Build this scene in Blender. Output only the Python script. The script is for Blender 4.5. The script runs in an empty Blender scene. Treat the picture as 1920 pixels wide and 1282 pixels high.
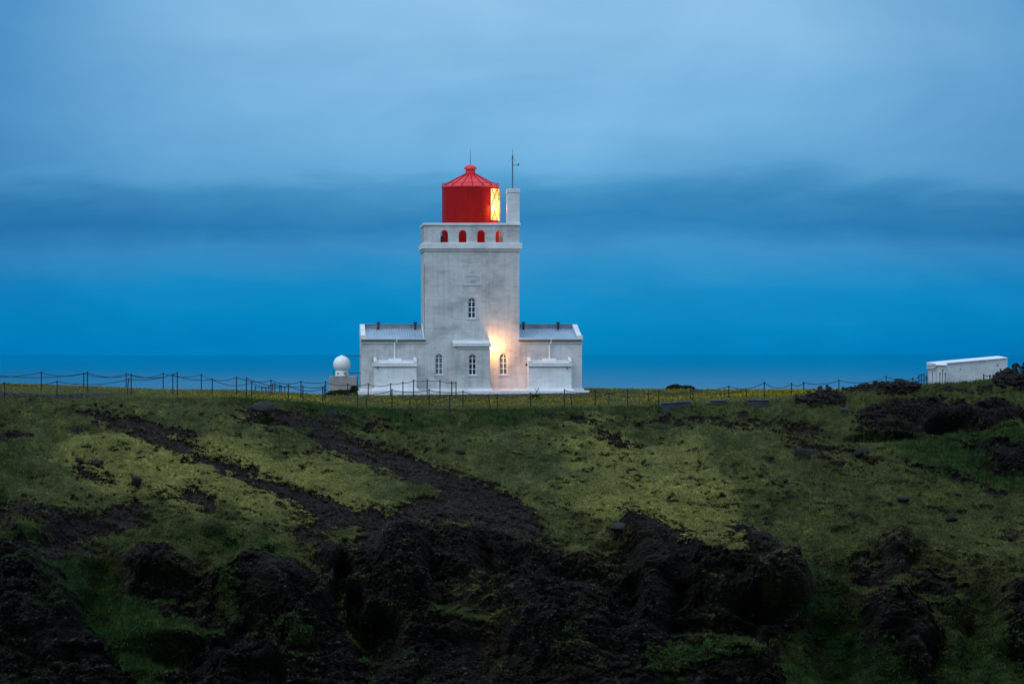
import bpy, bmesh, math, random
import numpy as np
from mathutils import Vector, Matrix
R = math.radians
scene = bpy.context.scene
C = scene.collection
random.seed(7); RNG = np.random.default_rng(11)

# ------------------------------------------------------------------ camera, sky, sun, exposure
F = 7296.0            # focal length in photograph pixels (1920 wide): a long lens seen across the bay
CZ = 2.22             # eye height above the foot of the lighthouse
HV = 662.0            # row of the horizon
cd = bpy.data.cameras.new('camera'); cam = bpy.data.objects.new('camera', cd); C.objects.link(cam)
cam.location = (0, 0, CZ); cam.rotation_euler = (R(90), 0, 0)
cd.sensor_width = 36; cd.lens = 36 * F / 1920; cd.shift_y = (HV - 641) / 1920
cd.clip_start = 1; cd.clip_end = 300000
scene.camera = cam
scene.view_settings.view_transform = 'Standard'; scene.view_settings.look = 'None'
scene.view_settings.exposure = 0.0; scene.view_settings.gamma = 1.0
scene.view_settings.use_curve_mapping = False

def lin(r, g, b):
    f = lambda c: (c / 255 / 12.92) if c / 255 <= .04045 else ((c / 255 + .055) / 1.055) ** 2.4
    return (f(r), f(g), f(b), 1)

world = bpy.data.worlds.new("World"); scene.world = world; world.use_nodes = True
nt = world.node_tree; nt.nodes.clear()
def N(t, kind, **kw):
    n = t.nodes.new(kind)
    for k, v in kw.items(): setattr(n, k, v)
    return n
def math_(t, op, a, b=None, c=None, clamp=False):
    n = t.nodes.new('ShaderNodeMath'); n.operation = op; n.use_clamp = clamp
    for i, v in enumerate((a, b, c)):
        if v is None: continue
        if isinstance(v, (int, float)): n.inputs[i].default_value = v
        else: t.links.new(v, n.inputs[i])
    return n.outputs[0]
def mix_(t, fac, a, b, mode='MIX'):
    n = t.nodes.new('ShaderNodeMix'); n.data_type = 'RGBA'; n.blend_type = mode
    for s, v in ((n.inputs[0], fac), (n.inputs[6], a), (n.inputs[7], b)):
        if isinstance(v, (int, float)): s.default_value = v
        elif isinstance(v, tuple): s.default_value = v if len(v) == 4 else (*v, 1)
        else: t.links.new(v, s)
    return n.outputs[2]
def ramp_(t, fac, stops, interp='LINEAR'):
    n = t.nodes.new('ShaderNodeValToRGB'); n.color_ramp.interpolation = interp
    el = n.color_ramp.elements
    while len(el) < len(stops): el.new(.5)
    for e, (p, c) in zip(el, stops):
        e.position = p; e.color = c if len(c) == 4 else (*c, 1)
    t.links.new(fac, n.inputs[0]); return n.outputs[0]
def noise_(t, vec, scale, detail=4, rough=.55, dist=0.0):
    n = t.nodes.new('ShaderNodeTexNoise'); n.inputs['Scale'].default_value = scale
    n.inputs['Detail'].default_value = detail; n.inputs['Roughness'].default_value = rough
    n.inputs['Distortion'].default_value = dist
    if vec is not None: t.links.new(vec, n.inputs['Vector'])
    return n.outputs['Fac']
def mapping_(t, vec, scale=(1, 1, 1), loc=(0, 0, 0), rot=(0, 0, 0)):
    n = t.nodes.new('ShaderNodeMapping'); n.inputs['Scale'].default_value = scale
    n.inputs['Location'].default_value = loc; n.inputs['Rotation'].default_value = rot
    t.links.new(vec, n.inputs['Vector']); return n.outputs[0]

tc = N(nt, 'ShaderNodeTexCoord'); sep = N(nt, 'ShaderNodeSeparateXYZ')
nt.links.new(tc.outputs['Generated'], sep.inputs[0])
DX, DY, DZ = sep.outputs
cl1 = noise_(nt, mapping_(nt, tc.outputs['Generated'], (8, 8, 30), rot=(0, R(4), 0)), 1.0, 4, .55, .5)
cl2 = noise_(nt, mapping_(nt, tc.outputs['Generated'], (24, 24, 110), (4, 1, 3), (0, R(-5), 0)), 1.0, 5, .6, .6)
cl3 = noise_(nt, mapping_(nt, tc.outputs['Generated'], (13, 13, 26), (2, 7, 5), (0, R(12), 0)), 1.0, 4, .55, .5)
zz = math_(nt, 'ADD', DZ, math_(nt, 'MULTIPLY', math_(nt, 'SUBTRACT', cl1, .5), .022))
zz = math_(nt, 'ADD', zz, math_(nt, 'MULTIPLY', math_(nt, 'SUBTRACT', cl2, .5), .009))
def sky_row(v): return max(0, min(1, (math.sin(math.atan((HV - v) / F))) / .1))
low = ramp_(nt, math_(nt, 'DIVIDE', zz, .1, clamp=True), [
    (0.0, lin(1, 126, 189)), (sky_row(645), lin(1, 129, 191)), (sky_row(600), lin(5, 136, 195)), (sky_row(545), lin(22, 140, 199)),
    (sky_row(505), lin(48, 143, 199)), (sky_row(470), lin(60, 143, 198)), (sky_row(425), lin(46, 129, 185)),
    (sky_row(395), lin(58, 137, 189)), (sky_row(360), lin(76, 151, 200)), (sky_row(325), lin(102, 170, 216)), (sky_row(260), lin(116, 178, 222)),
    (sky_row(190), lin(124, 183, 226)), (sky_row(60), lin(142, 194, 232)), (1.0, lin(141, 193, 232))])
# broad soft cloud brightness
low = mix_(nt, 1.0, low, ramp_(nt, cl3, [(.3, (.83, .89, .92)), (.7, (1.14, 1.09, 1.06))]), 'MULTIPLY')
azd = math_(nt, 'POWER', math_(nt, 'MINIMUM', math_(nt, 'MULTIPLY', math_(nt, 'ABSOLUTE', math_(nt, 'SUBTRACT', DX, .01)), 7.2), 1.2), 2.2)
lowd = mix_(nt, math_(nt, 'MULTIPLY', azd, math_(nt, 'ADD', .25, math_(nt, 'MULTIPLY', DZ, 9))), low, mix_(nt, 1.0, low, (.30, .55, .72), 'MULTIPLY'))
# overhead and behind the camera: paler dusk overcast
up = math_(nt, 'SMOOTH_MIN', 1.0, 1.0, .0)
upf = N(nt, 'ShaderNodeMapRange'); upf.interpolation_type = 'SMOOTHSTEP'
nt.links.new(DZ, upf.inputs[0]); upf.inputs[1].default_value = .1; upf.inputs[2].default_value = .6
skyc = mix_(nt, upf.outputs[0], lowd, (.58, .80, 1.08))
bk = N(nt, 'ShaderNodeMapRange'); bk.interpolation_type = 'SMOOTHSTEP'
nt.links.new(DY, bk.inputs[0]); bk.inputs[1].default_value = .55; bk.inputs[2].default_value = -.6
backc = mix_(nt, upf.outputs[0], (.40, .58, .76), (.76, 1.02, 1.32))
skyc = mix_(nt, bk.outputs[0], skyc, backc)
bg = N(nt, 'ShaderNodeBackground'); bg.inputs[1].default_value = 1.0
nt.links.new(skyc, bg.inputs[0]); wo = N(nt, 'ShaderNodeOutputWorld'); nt.links.new(bg.outputs[0], wo.inputs[0])

sd = bpy.data.lights.new('sun', 'SUN'); sd.energy = 0.7; sd.angle = R(22); sd.color = (1, .99, .98)
sun = bpy.data.objects.new('sun', sd); C.objects.link(sun)
sdir = Vector((math.sin(R(-38)) * math.cos(R(50)), -math.cos(R(-38)) * math.cos(R(50)), math.sin(R(50))))   # towards the sun: behind and left of the camera
sun.rotation_euler = sdir.to_track_quat('Z', 'Y').to_euler(); sun.location = sdir * 100

# ------------------------------------------------------------------ helpers
def tag(o, label=None, cat=None, group=None, kind=None):
    if label: o['label'] = label
    if cat: o['category'] = cat
    if group: o['group'] = group
    if kind: o['kind'] = kind
    return o
def empty(name, loc, rz=0, parent=None):
    o = bpy.data.objects.new(name, None); C.objects.link(o); o.location = loc; o.rotation_euler = (0, 0, rz)
    o.empty_display_size = .3
    if parent: o.parent = parent
    return o
class MB:
    def __init__(s): s.v = []; s.f = []
    def add(s, vs, fs):
        n = len(s.v); s.v += [tuple(v) for v in vs]; s.f += [tuple(i + n for i in f) for f in fs]; return s
    def box(s, x0, x1, y0, y1, z0, z1):
        return s.add([(x0,y0,z0),(x1,y0,z0),(x1,y1,z0),(x0,y1,z0),(x0,y0,z1),(x1,y0,z1),(x1,y1,z1),(x0,y1,z1)],
                     [(0,3,2,1),(4,5,6,7),(0,1,5,4),(1,2,6,5),(2,3,7,6),(3,0,4,7)])
    def prism_x(s, x0, x1, prof):          # profile in (y, z), extruded along x
        n = len(prof); vs = [(x0, y, z) for y, z in prof] + [(x1, y, z) for y, z in prof]
        return s.add(vs, [tuple(range(n - 1, -1, -1)), tuple(range(n, 2 * n))] + [(i, (i+1) % n, n + (i+1) % n, n + i) for i in range(n)])
    def prism_z(s, pts, z0, z1):
        n = len(pts); vs = [(x, y, z0) for x, y in pts] + [(x, y, z1) for x, y in pts]
        return s.add(vs, [tuple(range(n - 1, -1, -1)), tuple(range(n, 2 * n))] + [(i, (i+1) % n, n + (i+1) % n, n + i) for i in range(n)])
    def tube(s, pts, r, n=8, cap=True, r1=None):
        pts = [Vector(p) for p in pts]; rings = []
        for i, p in enumerate(pts):
            d = (pts[min(i + 1, len(pts) - 1)] - pts[max(i - 1, 0)]).normalized()
            a = Vector((0, 0, 1)) if abs(d.z) < .9 else Vector((1, 0, 0))
            u = d.cross(a).normalized(); w = d.cross(u)
            rr = r if r1 is None else r + (r1 - r) * i / (len(pts) - 1)
            rings.append([p + u * (rr * math.cos(k * 2 * math.pi / n)) + w * (rr * math.sin(k * 2 * math.pi / n)) for k in range(n)])
        vs = [v for q in rings for v in q]; fs = []
        for i in range(len(pts) - 1):
            for k in range(n): fs.append((i*n + k, i*n + (k+1) % n, (i+1)*n + (k+1) % n, (i+1)*n + k))
        if cap: fs += [tuple(range(n - 1, -1, -1)), tuple((len(pts)-1)*n + k for k in range(n))]
        return s.add(vs, fs)
    def lathe(s, prof, cx, cy, n=48, a0=0.0, a1=2 * math.pi, close=True):   # prof (r, z)
        m = len(prof); full = abs(a1 - a0 - 2 * math.pi) < 1e-6; cols = n if full else n + 1
        vs = []
        for k in range(cols):
            a = a0 + (a1 - a0) * k / n
            for r, z in prof: vs.append((cx + r * math.sin(a), cy - r * math.cos(a), z))
        fs = []
        for k in range(n):
            k2 = (k + 1) % cols
            for i in range(m - 1): fs.append((k*m + i, k2*m + i, k2*m + i + 1, k*m + i + 1))
        return s.add(vs, fs)
    def build(s, name, mat, parent=None, smooth=False, bevel=0):
        me = bpy.data.meshes.new(name); me.from_pydata(s.v, [], s.f); me.update()
        bm = bmesh.new(); bm.from_mesh(me)
        bmesh.ops.recalc_face_normals(bm, faces=bm.faces); bm.to_mesh(me); bm.free()
        o = bpy.data.objects.new(name, me); C.objects.link(o)
        if mat: me.materials.append(mat)
        if parent: o.parent = parent
        if smooth:
            for p in me.polygons: p.use_smooth = True
            me.set_sharp_from_angle(angle=R(35))
        if bevel:
            b = o.modifiers.new('bevel', 'BEVEL'); b.width = bevel; b.segments = 2; b.limit_method = 'ANGLE'
        return o

# ------------------------------------------------------------------ materials
def new_mat(name):
    m = bpy.data.materials.new(name); m.use_nodes = True; t = m.node_tree
    return m, t, t.nodes['Principled BSDF']
def bump_(t, b, h, strength, dist):
    n = t.nodes.new('ShaderNodeBump'); n.inputs['Strength'].default_value = strength; n.inputs['Distance'].default_value = dist
    t.links.new(h, n.inputs['Height']); t.links.new(n.outputs[0], b.inputs['Normal'])
def plaster(name, base, dirt=.5, boards=True, rough=.85):
    m, t, b = new_mat(name); tc = N(t, 'ShaderNodeTexCoord'); ob = tc.outputs['Object']
    big = noise_(t, mapping_(t, ob, (.55, .55, .8)), 1.0, 5, .6, .5)
    mid = noise_(t, mapping_(t, ob, (1.6, 1.6, 4.5)), 1.0, 6, .65, .3)
    fine = noise_(t, ob, 22, 5, .6)
    streak = noise_(t, mapping_(t, ob, (6, 6, .35)), 1.0, 4, .6)
    brd = noise_(t, mapping_(t, ob, (.5, .5, 9)), 1.0, 3, .6)
    lo = tuple(c * (1 - .42 * dirt) for c in base); hi = tuple(min(.85, c * 1.12) for c in base)
    c = ramp_(t, big, [(.32, lo), (.5, base), (.68, hi)])
    c = mix_(t, .75, c, ramp_(t, mid, [(.3, (.78, .79, .80)), (.5, (.98, .98, .98)), (.72, (1.1, 1.1, 1.1))]), 'MULTIPLY')
    c = mix_(t, .5 * dirt, c, ramp_(t, streak, [(.38, (.70, .70, .69)), (.52, (1, 1, 1))]), 'MULTIPLY')
    if boards: c = mix_(t, .22, c, ramp_(t, brd, [(.38, (.82, .83, .84)), (.5, (1, 1, 1)), (.62, (1.06, 1.06, 1.06))]), 'MULTIPLY')
    c = mix_(t, .35, c, ramp_(t, fine, [(.35, (.84, .84, .84)), (.6, (1.05, 1.05, 1.05))]), 'MULTIPLY')
    t.links.new(c, b.inputs['Base Color']); b.inputs['Roughness'].default_value = rough
    h = math_(t, 'ADD', math_(t, 'MULTIPLY', brd, .6), math_(t, 'ADD', math_(t, 'MULTIPLY', fine, .3), mid))
    bump_(t, b, h, .5, .03)
    return m
def plain(name, col, rough=.6, metal=0, var=.15, scale=6):
    m, t, b = new_mat(name); tc = N(t, 'ShaderNodeTexCoord')
    n = noise_(t, tc.outputs['Object'], scale, 5, .6)
    c = ramp_(t, n, [(.3, tuple(x * (1 - var) for x in col)), (.7, tuple(min(.9, x * (1 + var)) for x in col))])
    t.links.new(c, b.inputs['Base Color']); b.inputs['Roughness'].default_value = rough; b.inputs['Metallic'].default_value = metal
    return m
def emit(name, col, strength):
    m, t, b = new_mat(name); b.inputs['Base Color'].default_value = (*col, 1)
    b.inputs['Emission Color'].default_value = (*col, 1); b.inputs['Emission Strength'].default_value = strength
    return m
M_WALL = plaster('weathered white render', (.535, .54, .55), .75)
M_WALL2 = plaster('cleaner white render', (.66, .68, .70), .35)
M_TRIM = plaster('white painted trim', (.70, .72, .75), .3, False)
M_PLINTH = plaster('pale plinth concrete', (.72, .73, .76), .35)
M_BLOCK = plaster('grey block concrete', (.36, .355, .34), .6)
M_DARKCONC = plaster('dark old concrete', (.030, .036, .046), 1.0, False)
M_WHITE = plain('white paint', (.80, .81, .83), .45, 0, .05)
M_FRAME = plain('white window paint', (.76, .78, .80), .5, 0, .06)
M_RED = plain('red lantern paint', (.40, .0030, .003), .45, 0, .16, 3); M_RED.node_tree.nodes['Principled BSDF'].inputs['Specular IOR Level'].default_value = .2
M_REDROOF = plain('red roof paint', (.80, .030, .040), .5, 0, .12, 3)
M_DARK = plain('dark pipe metal', (.035, .045, .055), .55, .3)
M_MAST = plain('grey mast metal', (.10, .14, .17), .5, .3)
M_POST = plain('rusty steel post', (.022, .018, .017), .8, .2, .4, 20)
M_ROPE = plain('dark rope', (.02, .016, .017), .95, 0, .3, 30)
M_GUTTER = plain('dark gutter metal', (.20, .21, .22), .6, .2)  # even dark grey metal, also used for the tower's edge strip
M_RADOME = plain('radome fibreglass', (.82, .84, .85), .4, 0, .03)
def roof_mat():
    m, t, b = new_mat('zinc corrugated sheet'); tc = N(t, 'ShaderNodeTexCoord'); ob = tc.outputs['Object']
    n = noise_(t, mapping_(t, ob, (1.2, .6, .6)), 1.0, 6, .65, .4)
    c = ramp_(t, n, [(.3, (.20, .29, .37)), (.6, (.32, .43, .53)), (.75, (.38, .48, .57))])
    t.links.new(c, b.inputs['Base Color']); b.inputs['Roughness'].default_value = .5; b.inputs['Metallic'].default_value = .1
    return m
M_ROOF = roof_mat()
M_RIDGE = plain('grey ridge flashing', (.24, .25, .29), .6, .1, .3, 2)
def glass_mat(name, col):
    m, t, b = new_mat(name); b.inputs['Base Color'].default_value = (*col, 1)
    b.inputs['Roughness'].default_value = .12; b.inputs['Specular IOR Level'].default_value = .5
    return m
M_GLASS = glass_mat('dark window glass', (.006, .02, .045))
M_CURT = glass_mat('curtained window glass', (.10, .15, .18))
def lens_mat():
    m, t, b = new_mat('lit lantern glass'); tc = N(t, 'ShaderNodeTexCoord'); ob = tc.outputs['Object']; b.inputs['Roughness'].default_value = .1
    b.inputs['Base Color'].default_value = (.2, .12, .03, 1)
    w = N(t, 'ShaderNodeTexWave'); w.bands_direction = 'Z'; w.inputs['Scale'].default_value = 3.2; w.inputs['Distortion'].default_value = 1.2; w.inputs['Detail'].default_value = 2; t.links.new(ob, w.inputs['Vector'])
    n = noise_(t, mapping_(t, ob, (2.5, 2.5, 1.4)), 1.0, 4, .6)
    f = math_(t, 'ADD', math_(t, 'MULTIPLY', n, .85), math_(t, 'MULTIPLY', w.outputs['Fac'], .15))
    t.links.new(ramp_(t, f, [(.34, (.85, .28, .03)), (.5, (1.0, .62, .18)), (.66, (1.0, .90, .55))]), b.inputs['Emission Color']); b.inputs['Emission Strength'].default_value = 1.35
    return m
M_LENS = lens_mat()
M_BULB = emit('lit lamp glass', (1.0, .75, .40), 14)

# ------------------------------------------------------------------ numpy noise
_perm = RNG.permutation(512).astype(np.int64); _perm = np.concatenate([_perm, _perm, _perm])
_grad = RNG.normal(size=(512, 3)); _grad /= np.linalg.norm(_grad, axis=1)[:, None]; _grad = _grad.astype(np.float32)
def perlin(x, y, z):
    xi = np.floor(x).astype(np.int64); yi = np.floor(y).astype(np.int64); zi = np.floor(z).astype(np.int64)
    xf = (x - xi).astype(np.float32); yf = (y - yi).astype(np.float32); zf = (z - zi).astype(np.float32)
    u = xf*xf*xf*(xf*(xf*6-15)+10); v = yf*yf*yf*(yf*(yf*6-15)+10); w = zf*zf*zf*(zf*(zf*6-15)+10)
    xi &= 511; yi &= 511; zi &= 511
    out = 0
    for dx in (0, 1):
        px = _perm[(xi + dx) & 511]; wu = u if dx else 1 - u
        for dy in (0, 1):
            py = _perm[(px + yi + dy) & 511]; wv = v if dy else 1 - v
            for dz in (0, 1):
                g = _grad[_perm[(py + zi + dz) & 511]]
                d = g[..., 0]*(xf-dx) + g[..., 1]*(yf-dy) + g[..., 2]*(zf-dz)
                out = out + d * wu * wv * (w if dz else 1 - w)
    return out * 1.6
def fbm(x, y, z, oct=4, gain=.5, ridged=False):
    a = 1; s = 0; tot = 0
    for i in range(oct):
        n = perlin(x + 17*i, y + 31*i, z + 7*i)
        s = s + a * ((1 - 2*np.abs(n)) if ridged else n); tot += a
        a *= gain; x, y, z = x*2.03, y*2.03, z*2.03
    return s / tot
def sstep(a, b, x):
    t = np.clip((x - a) / (b - a), 0, 1); return t*t*(3-2*t)

def worley(x, y, z):
    # distances to the nearest and second nearest cell points, and a random height of the nearest cell
    xi = np.floor(x).astype(np.int64); yi = np.floor(y).astype(np.int64); zi = np.floor(z).astype(np.int64)
    f1 = np.full(x.shape, 9., np.float32); f2 = f1.copy(); hv = np.zeros(x.shape, np.float32)
    for dx in (-1, 0, 1):
        for dy in (-1, 0, 1):
            for dz in (-1, 0, 1):
                h = _perm[(_perm[(_perm[(xi + dx) & 511] + yi + dy) & 511] + zi + dz) & 511]
                px_ = xi + dx + .5 + .42 * _grad[h, 0]; py_ = yi + dy + .5 + .42 * _grad[h, 1]; pz_ = zi + dz + .5 + .42 * _grad[h, 2]
                d = np.sqrt((x - px_)**2 + (y - py_)**2 + (z - pz_)**2).astype(np.float32)
                c = d < f1; f2 = np.where(c, f1, np.minimum(f2, d)); f1 = np.where(c, d, f1); hv = np.where(c, _perm[h] / 511., hv)
    return f1, f2, hv
# ------------------------------------------------------------------ the headland
PXC = np.array([-2600, -400, 0, 200, 300, 440, 560, 606, 640, 660, 883, 1100, 1300, 1450, 1600, 1700, 1750, 1880, 1920, 2300, 4500], float)
V250 = np.array([700, 712, 719, 727, 731, 731, 737, 741, 731, 729, 730, 728, 731, 731, 730, 729, 728, 727, 726, 722, 720], float)
V228 = np.array([706, 717, 722, 728, 734, 737, 743, 746, 739, 736, 734, 733, 735, 736, 735, 733, 731, 728, 727, 724, 720], float)
V216 = np.array([722, 735, 738, 745, 748, 749, 755, 760, 764, 767, 768, 766, 758, 749, 741, 734, 731, 716, 706, 700, 700], float)
V211 = np.array([735, 748, 750, 755, 757, 758, 764, 768, 772, 775, 778, 776, 770, 760, 748, 738, 734, 724, 716, 708, 705], float)
LOWR = [(207, 830), (203, 900), (200, 960), (197.6, 1040), (195.9, 1150), (194.1, 1282), (186, 1470), (176, 1760), (160, 2150)]
DROW = np.array([250, 239, 228, 222, 216, 211] + [d for d, v in LOWR][:], float)[::-1]   # ascending distance
def vtable(px):
    px = np.asarray(px, float)
    rows = [np.interp(px, PXC, V250), None, np.interp(px, PXC, V228), None, np.interp(px, PXC, V216), np.interp(px, PXC, V211)]
    rows[1] = .5 * (rows[0] + rows[2]); rows[3] = .52 * rows[4] + .48 * rows[2]
    off = rows[5] - 775
    for k, (d, v) in enumerate(LOWR): rows.append(np.full(px.shape, float(v)) + off * max(0, .75 - .2 * k))
    return np.stack(rows[::-1])          # [row, ...] matching DROW
def v_of(px, d):
    T = vtable(px); px = np.asarray(px, float); d = np.broadcast_to(np.asarray(d, float), px.shape)
    i = np.clip(np.searchsorted(DROW, d) - 1, 0, len(DROW) - 2); t = (d - DROW[i]) / (DROW[i+1] - DROW[i])
    a = np.take_along_axis(T, i[None], 0)[0]; b = np.take_along_axis(T, (i+1)[None], 0)[0]
    return a + (b - a) * t
def d_of(px, v):                          # distance at which this column's ground is seen at row v
    T = vtable(np.array([px]))[:, 0]
    return float(np.interp(v, T[::-1], DROW[::-1]))
def ground_z(x, y):
    px = 960 + F * x / y
    v = float(v_of(np.array([px]), min(max(y, 165), 250))[0])
    return CZ - (v - HV) / F * y

LUSH = """5555777777777777765566666
5543445788767776666666666
6631123455443322345557886
7621013234445421245556888
7531001222454420145555668
8643122212564310145555555
7544555443345653014555434
8666777653345543213665544
8787656643444444324764565
8888767655555555445875676
8888767666666665555986677
8888777677777766665997777
8888777777877777776797777
8888777777777777777787777"""
def grid_of(txt): return np.array([[int(c) for c in l] for l in txt.split()], float) / 9
GL = grid_of(LUSH)
# bare ground on the slope, as outlines (column, row of the view they were measured in): cliffs, knobs, gullies of scree
CLIFF = [
 [(-400,1000),(0,1010),(70,1023),(125,1093),(165,1138),(190,1188),(230,1245),(280,1290),(300,1800),(-400,1800)],
 [(210,1063),(260,1035),(320,1036),(350,1073),(450,1058),(500,1040),(565,1083),(620,1083),(645,1113),(660,1188),(690,1223),(675,1800),(290,1800),(300,1290),(350,1213),(300,1163),(240,1108)],
 [(560,1045),(600,1010),(680,1020),(800,985),(900,985),(1010,1010),(1060,1025),(1150,1020),(1165,960),(1240,983),(1310,1008),(1390,1008),(1430,1023),(1500,1058),(1515,1113),(1515,1178),(1460,1213),(1480,1290),(1500,1800),(675,1800),(690,1223),(645,1113),(600,1080)],
 [(1660,1003),(1700,1013),(1730,1053),(1790,1088),(1805,1143),(1760,1153),(1710,1113),(1660,1103),(1605,1093),(1595,1053),(1625,1038),(1655,1050)],
 [(1605,1140),(1650,1102),(1710,1120),(1760,1178),(1765,1213),(1755,1290),(1750,1500),(1700,1500),(1710,1290),(1660,1228),(1610,1193)],
 [(1860,1138),(1885,1103),(1925,1093),(2100,1090),(2100,1300),(1925,1260),(1900,1213)]]
BARE = [
 [(0,955),(60,948),(130,963),(200,950),(260,930),(285,970),(225,1010),(150,1040),(90,1070),(75,1020),(0,990),(-200,990),(-200,955)],
 [(530,990),(590,958),(700,985),(770,950),(850,925),(960,975),(1040,1015),(1100,1035),(1000,1060),(600,1060)],
 [(1580,778),(1710,758),(1810,763),(1925,773),(2100,775),(2100,815),(1925,813),(1810,808),(1740,820),(1635,820)],
 [(1780,823),(1840,838),(1925,853),(2100,860),(2100,900),(1870,898),(1850,863)],
 [(430,776),(470,768),(520,776),(516,796),(470,792)], [(1890,720),(1960,712),(2200,700),(2200,745),(1900,742)]]
LINES = [  # (points, half widths)
 ([(140,768),(230,788),(300,813),(400,863),(500,913),(600,953),(700,988)], [8,13,20,17,19,22,30]),
 ([(520,778),(600,818),(700,856),(800,888),(900,940),(980,990)], [10,26,24,26,30,36]),
 ([(560,775),(620,782),(660,790)], [5,8,7]), ([(150,880),(200,906)], [8,7]), ([(312,925),(350,930),(398,950)], [10,16,10]),
 ([(1010,775),(1100,785),(1200,796),(1300,790),(1430,800)], [3,6,8,8,4]), ([(1385,785),(1500,803),(1560,822)], [7,8,4]),
 ([(1480,815),(1520,850),(1560,848),(1640,860)], [4,9,4,7]), ([(1690,872),(1770,898),(1870,928)], [3,8,8]), ([(1120,815),(1180,845)], [5,7]),
 ([(130,800),(180,812)], [4,4]), ([(0,815),(50,820)], [7,4]), ([(690,800),(760,790)], [4,2]), ([(1540,870),(1620,885)], [2,2]), ([(580,1040),(640,1010)], [10,10])]
MOSSY = [((1345,1048),45,17), ((635,1002),36,13), ((870,985),28,5), ((1110,1030),50,14), ((1270,1262),45,22), ((1365,1228),45,12), ((410,1078),40,20), ((240,1000),60,18), ((430,1130),22,30), ((360,1198),40,14), ((575,1205),18,14), ((880,1165),40,10), ((1685,1110),35,10), ((60,1000),30,14)]
def _segd(px, v, a, b):
    ax, ay = a; bx, by = b; dx, dy = bx - ax, by - ay; t = np.clip(((px-ax)*dx + (v-ay)*dy) / (dx*dx + dy*dy + 1e-9), 0, 1)
    return np.hypot(px - ax - t*dx, v - ay - t*dy), t
def _sdpoly(px, v, poly):
    d = np.full(px.shape, 1e9); ins = np.zeros(px.shape, bool)
    for i in range(len(poly)):
        a, b = poly[i], poly[(i+1) % len(poly)]; d = np.minimum(d, _segd(px, v, a, b)[0])
        c = ((a[1] > v) != (b[1] > v)); with_ = (b[0]-a[0]) * (v - a[1]) / (b[1] - a[1] + 1e-12) + a[0]; ins ^= c & (px < with_)
    return np.where(ins, d, -d)
_gx, _gv = np.meshgrid(np.arange(-60, 1990, 4.0), np.arange(690, 1500, 4.0))
SDC = np.max([_sdpoly(_gx, _gv, p) for p in CLIFF], axis=0)
SDB = np.maximum(SDC, np.max([_sdpoly(_gx, _gv, p) for p in BARE], axis=0))
for pts, hw in LINES:
    for k in range(len(pts) - 1):
        d_, t_ = _segd(_gx, _gv, pts[k], pts[k+1]); SDB = np.maximum(SDB, hw[k] + (hw[k+1] - hw[k]) * t_ - d_)
for (c_, rx, ry) in MOSSY:
    SDB = np.minimum(SDB, (np.hypot((_gx - c_[0]) / rx, (_gv - c_[1]) / ry) - 1) * min(rx, ry))
def field(G, px, v):
    x = np.clip((px + 60) / 4, 0, G.shape[1] - 1.001); y = np.clip((v - 690) / 4, 0, G.shape[0] - 1.001)
    i = x.astype(int); j = y.astype(int); fx = x - i; fy = y - j
    return (G[j, i]*(1-fx) + G[j, i+1]*fx)*(1-fy) + (G[j+1, i]*(1-fx) + G[j+1, i+1]*fx)*fy
def sample(G, px, v):
    x = np.clip(px / 80, 0, G.shape[1] - 1.001); y = np.clip((v - 740) / 40, 0, G.shape[0] - 1.001)
    i = x.astype(int); j = y.astype(int); fx = x - i; fy = y - j; fx = fx*fx*(3-2*fx); fy = fy*fy*(3-2*fy)
    return (G[j, i]*(1-fx) + G[j, i+1]*fx)*(1-fy) + (G[j+1, i]*(1-fx) + G[j+1, i+1]*fx)*fy
BULGE = [  # px, row, half width, half height, metres out of the slope
    (1640, 792, 70, 20, .8), (1740, 780, 110, 16, 1.0), (1775, 799, 46, 10, -1.1), (1660, 822, 80, 9, -1.1), (1860, 822, 50, 9, -.9), (1888, 845, 62, 50, 2.0), (1850, 780, 70, 18, 1.0),
    (1700, 1015, 50, 28, .8), (1800, 1165, 30, 20, -.8),
    (1680, 1180, 80, 95, 1.6), (1740, 1230, 28, 40, -1.2), (1905, 1165, 55, 75, 1.4), (1380, 1075, 150, 70, 2.0), (1470, 1110, 55, 60, 1.8),
    (1440, 1150, 70, 26, -2.4), (1580, 1210, 62, 100, -2.0), (1835, 1180, 42, 110, -1.2), (1330, 1190, 110, 22, -1.2),
    (640, 1085, 17, 55, -2.2), (668, 1150, 16, 50, -2.2), (705, 1200, 46, 52, -2.8), (560, 1140, 75, 85, 1.2), (760, 1060, 60, 90, 1.4),
    (835, 1075, 40, 90, -1.0), (935, 1045, 55, 42, -1.6), (990, 1150, 60, 90, 1.3), (1080, 1180, 70, 80, 1.0), (1160, 1080, 50, 80, -1.3),
    (1215, 1160, 42, 150, 1.6), (905, 1200, 42, 80, -1.0), (1250, 1110, 30, 50, -.9), (1340, 1240, 100, 60, .9),
    (60, 1130, 90, 110, 1.2), (190, 1110, 42, 90, -1.6), (300, 1055, 78, 38, 1.5), (330, 1110, 90, 30, -1.0), (405, 999, 25, 14, .8),
    (480, 1090, 90, 70, 1.5), (400, 1160, 90, 50, -1.4), (300, 1190, 90, 40, 1.4), (340, 1235, 70, 30, -1.8), (60, 985, 60, 30, 1.0), (170, 1000, 70, 35, -.8),
    (495, 775, 26, 12, .6), (515, 792, 30, 9, -.9), (625, 785, 40, 12, .5), (250, 905, 10, 12, .4), (1190, 1000, 60, 30, .9), (480, 1240, 90, 30, 1.0), (180, 1240, 60, 30, -1.0)]

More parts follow.
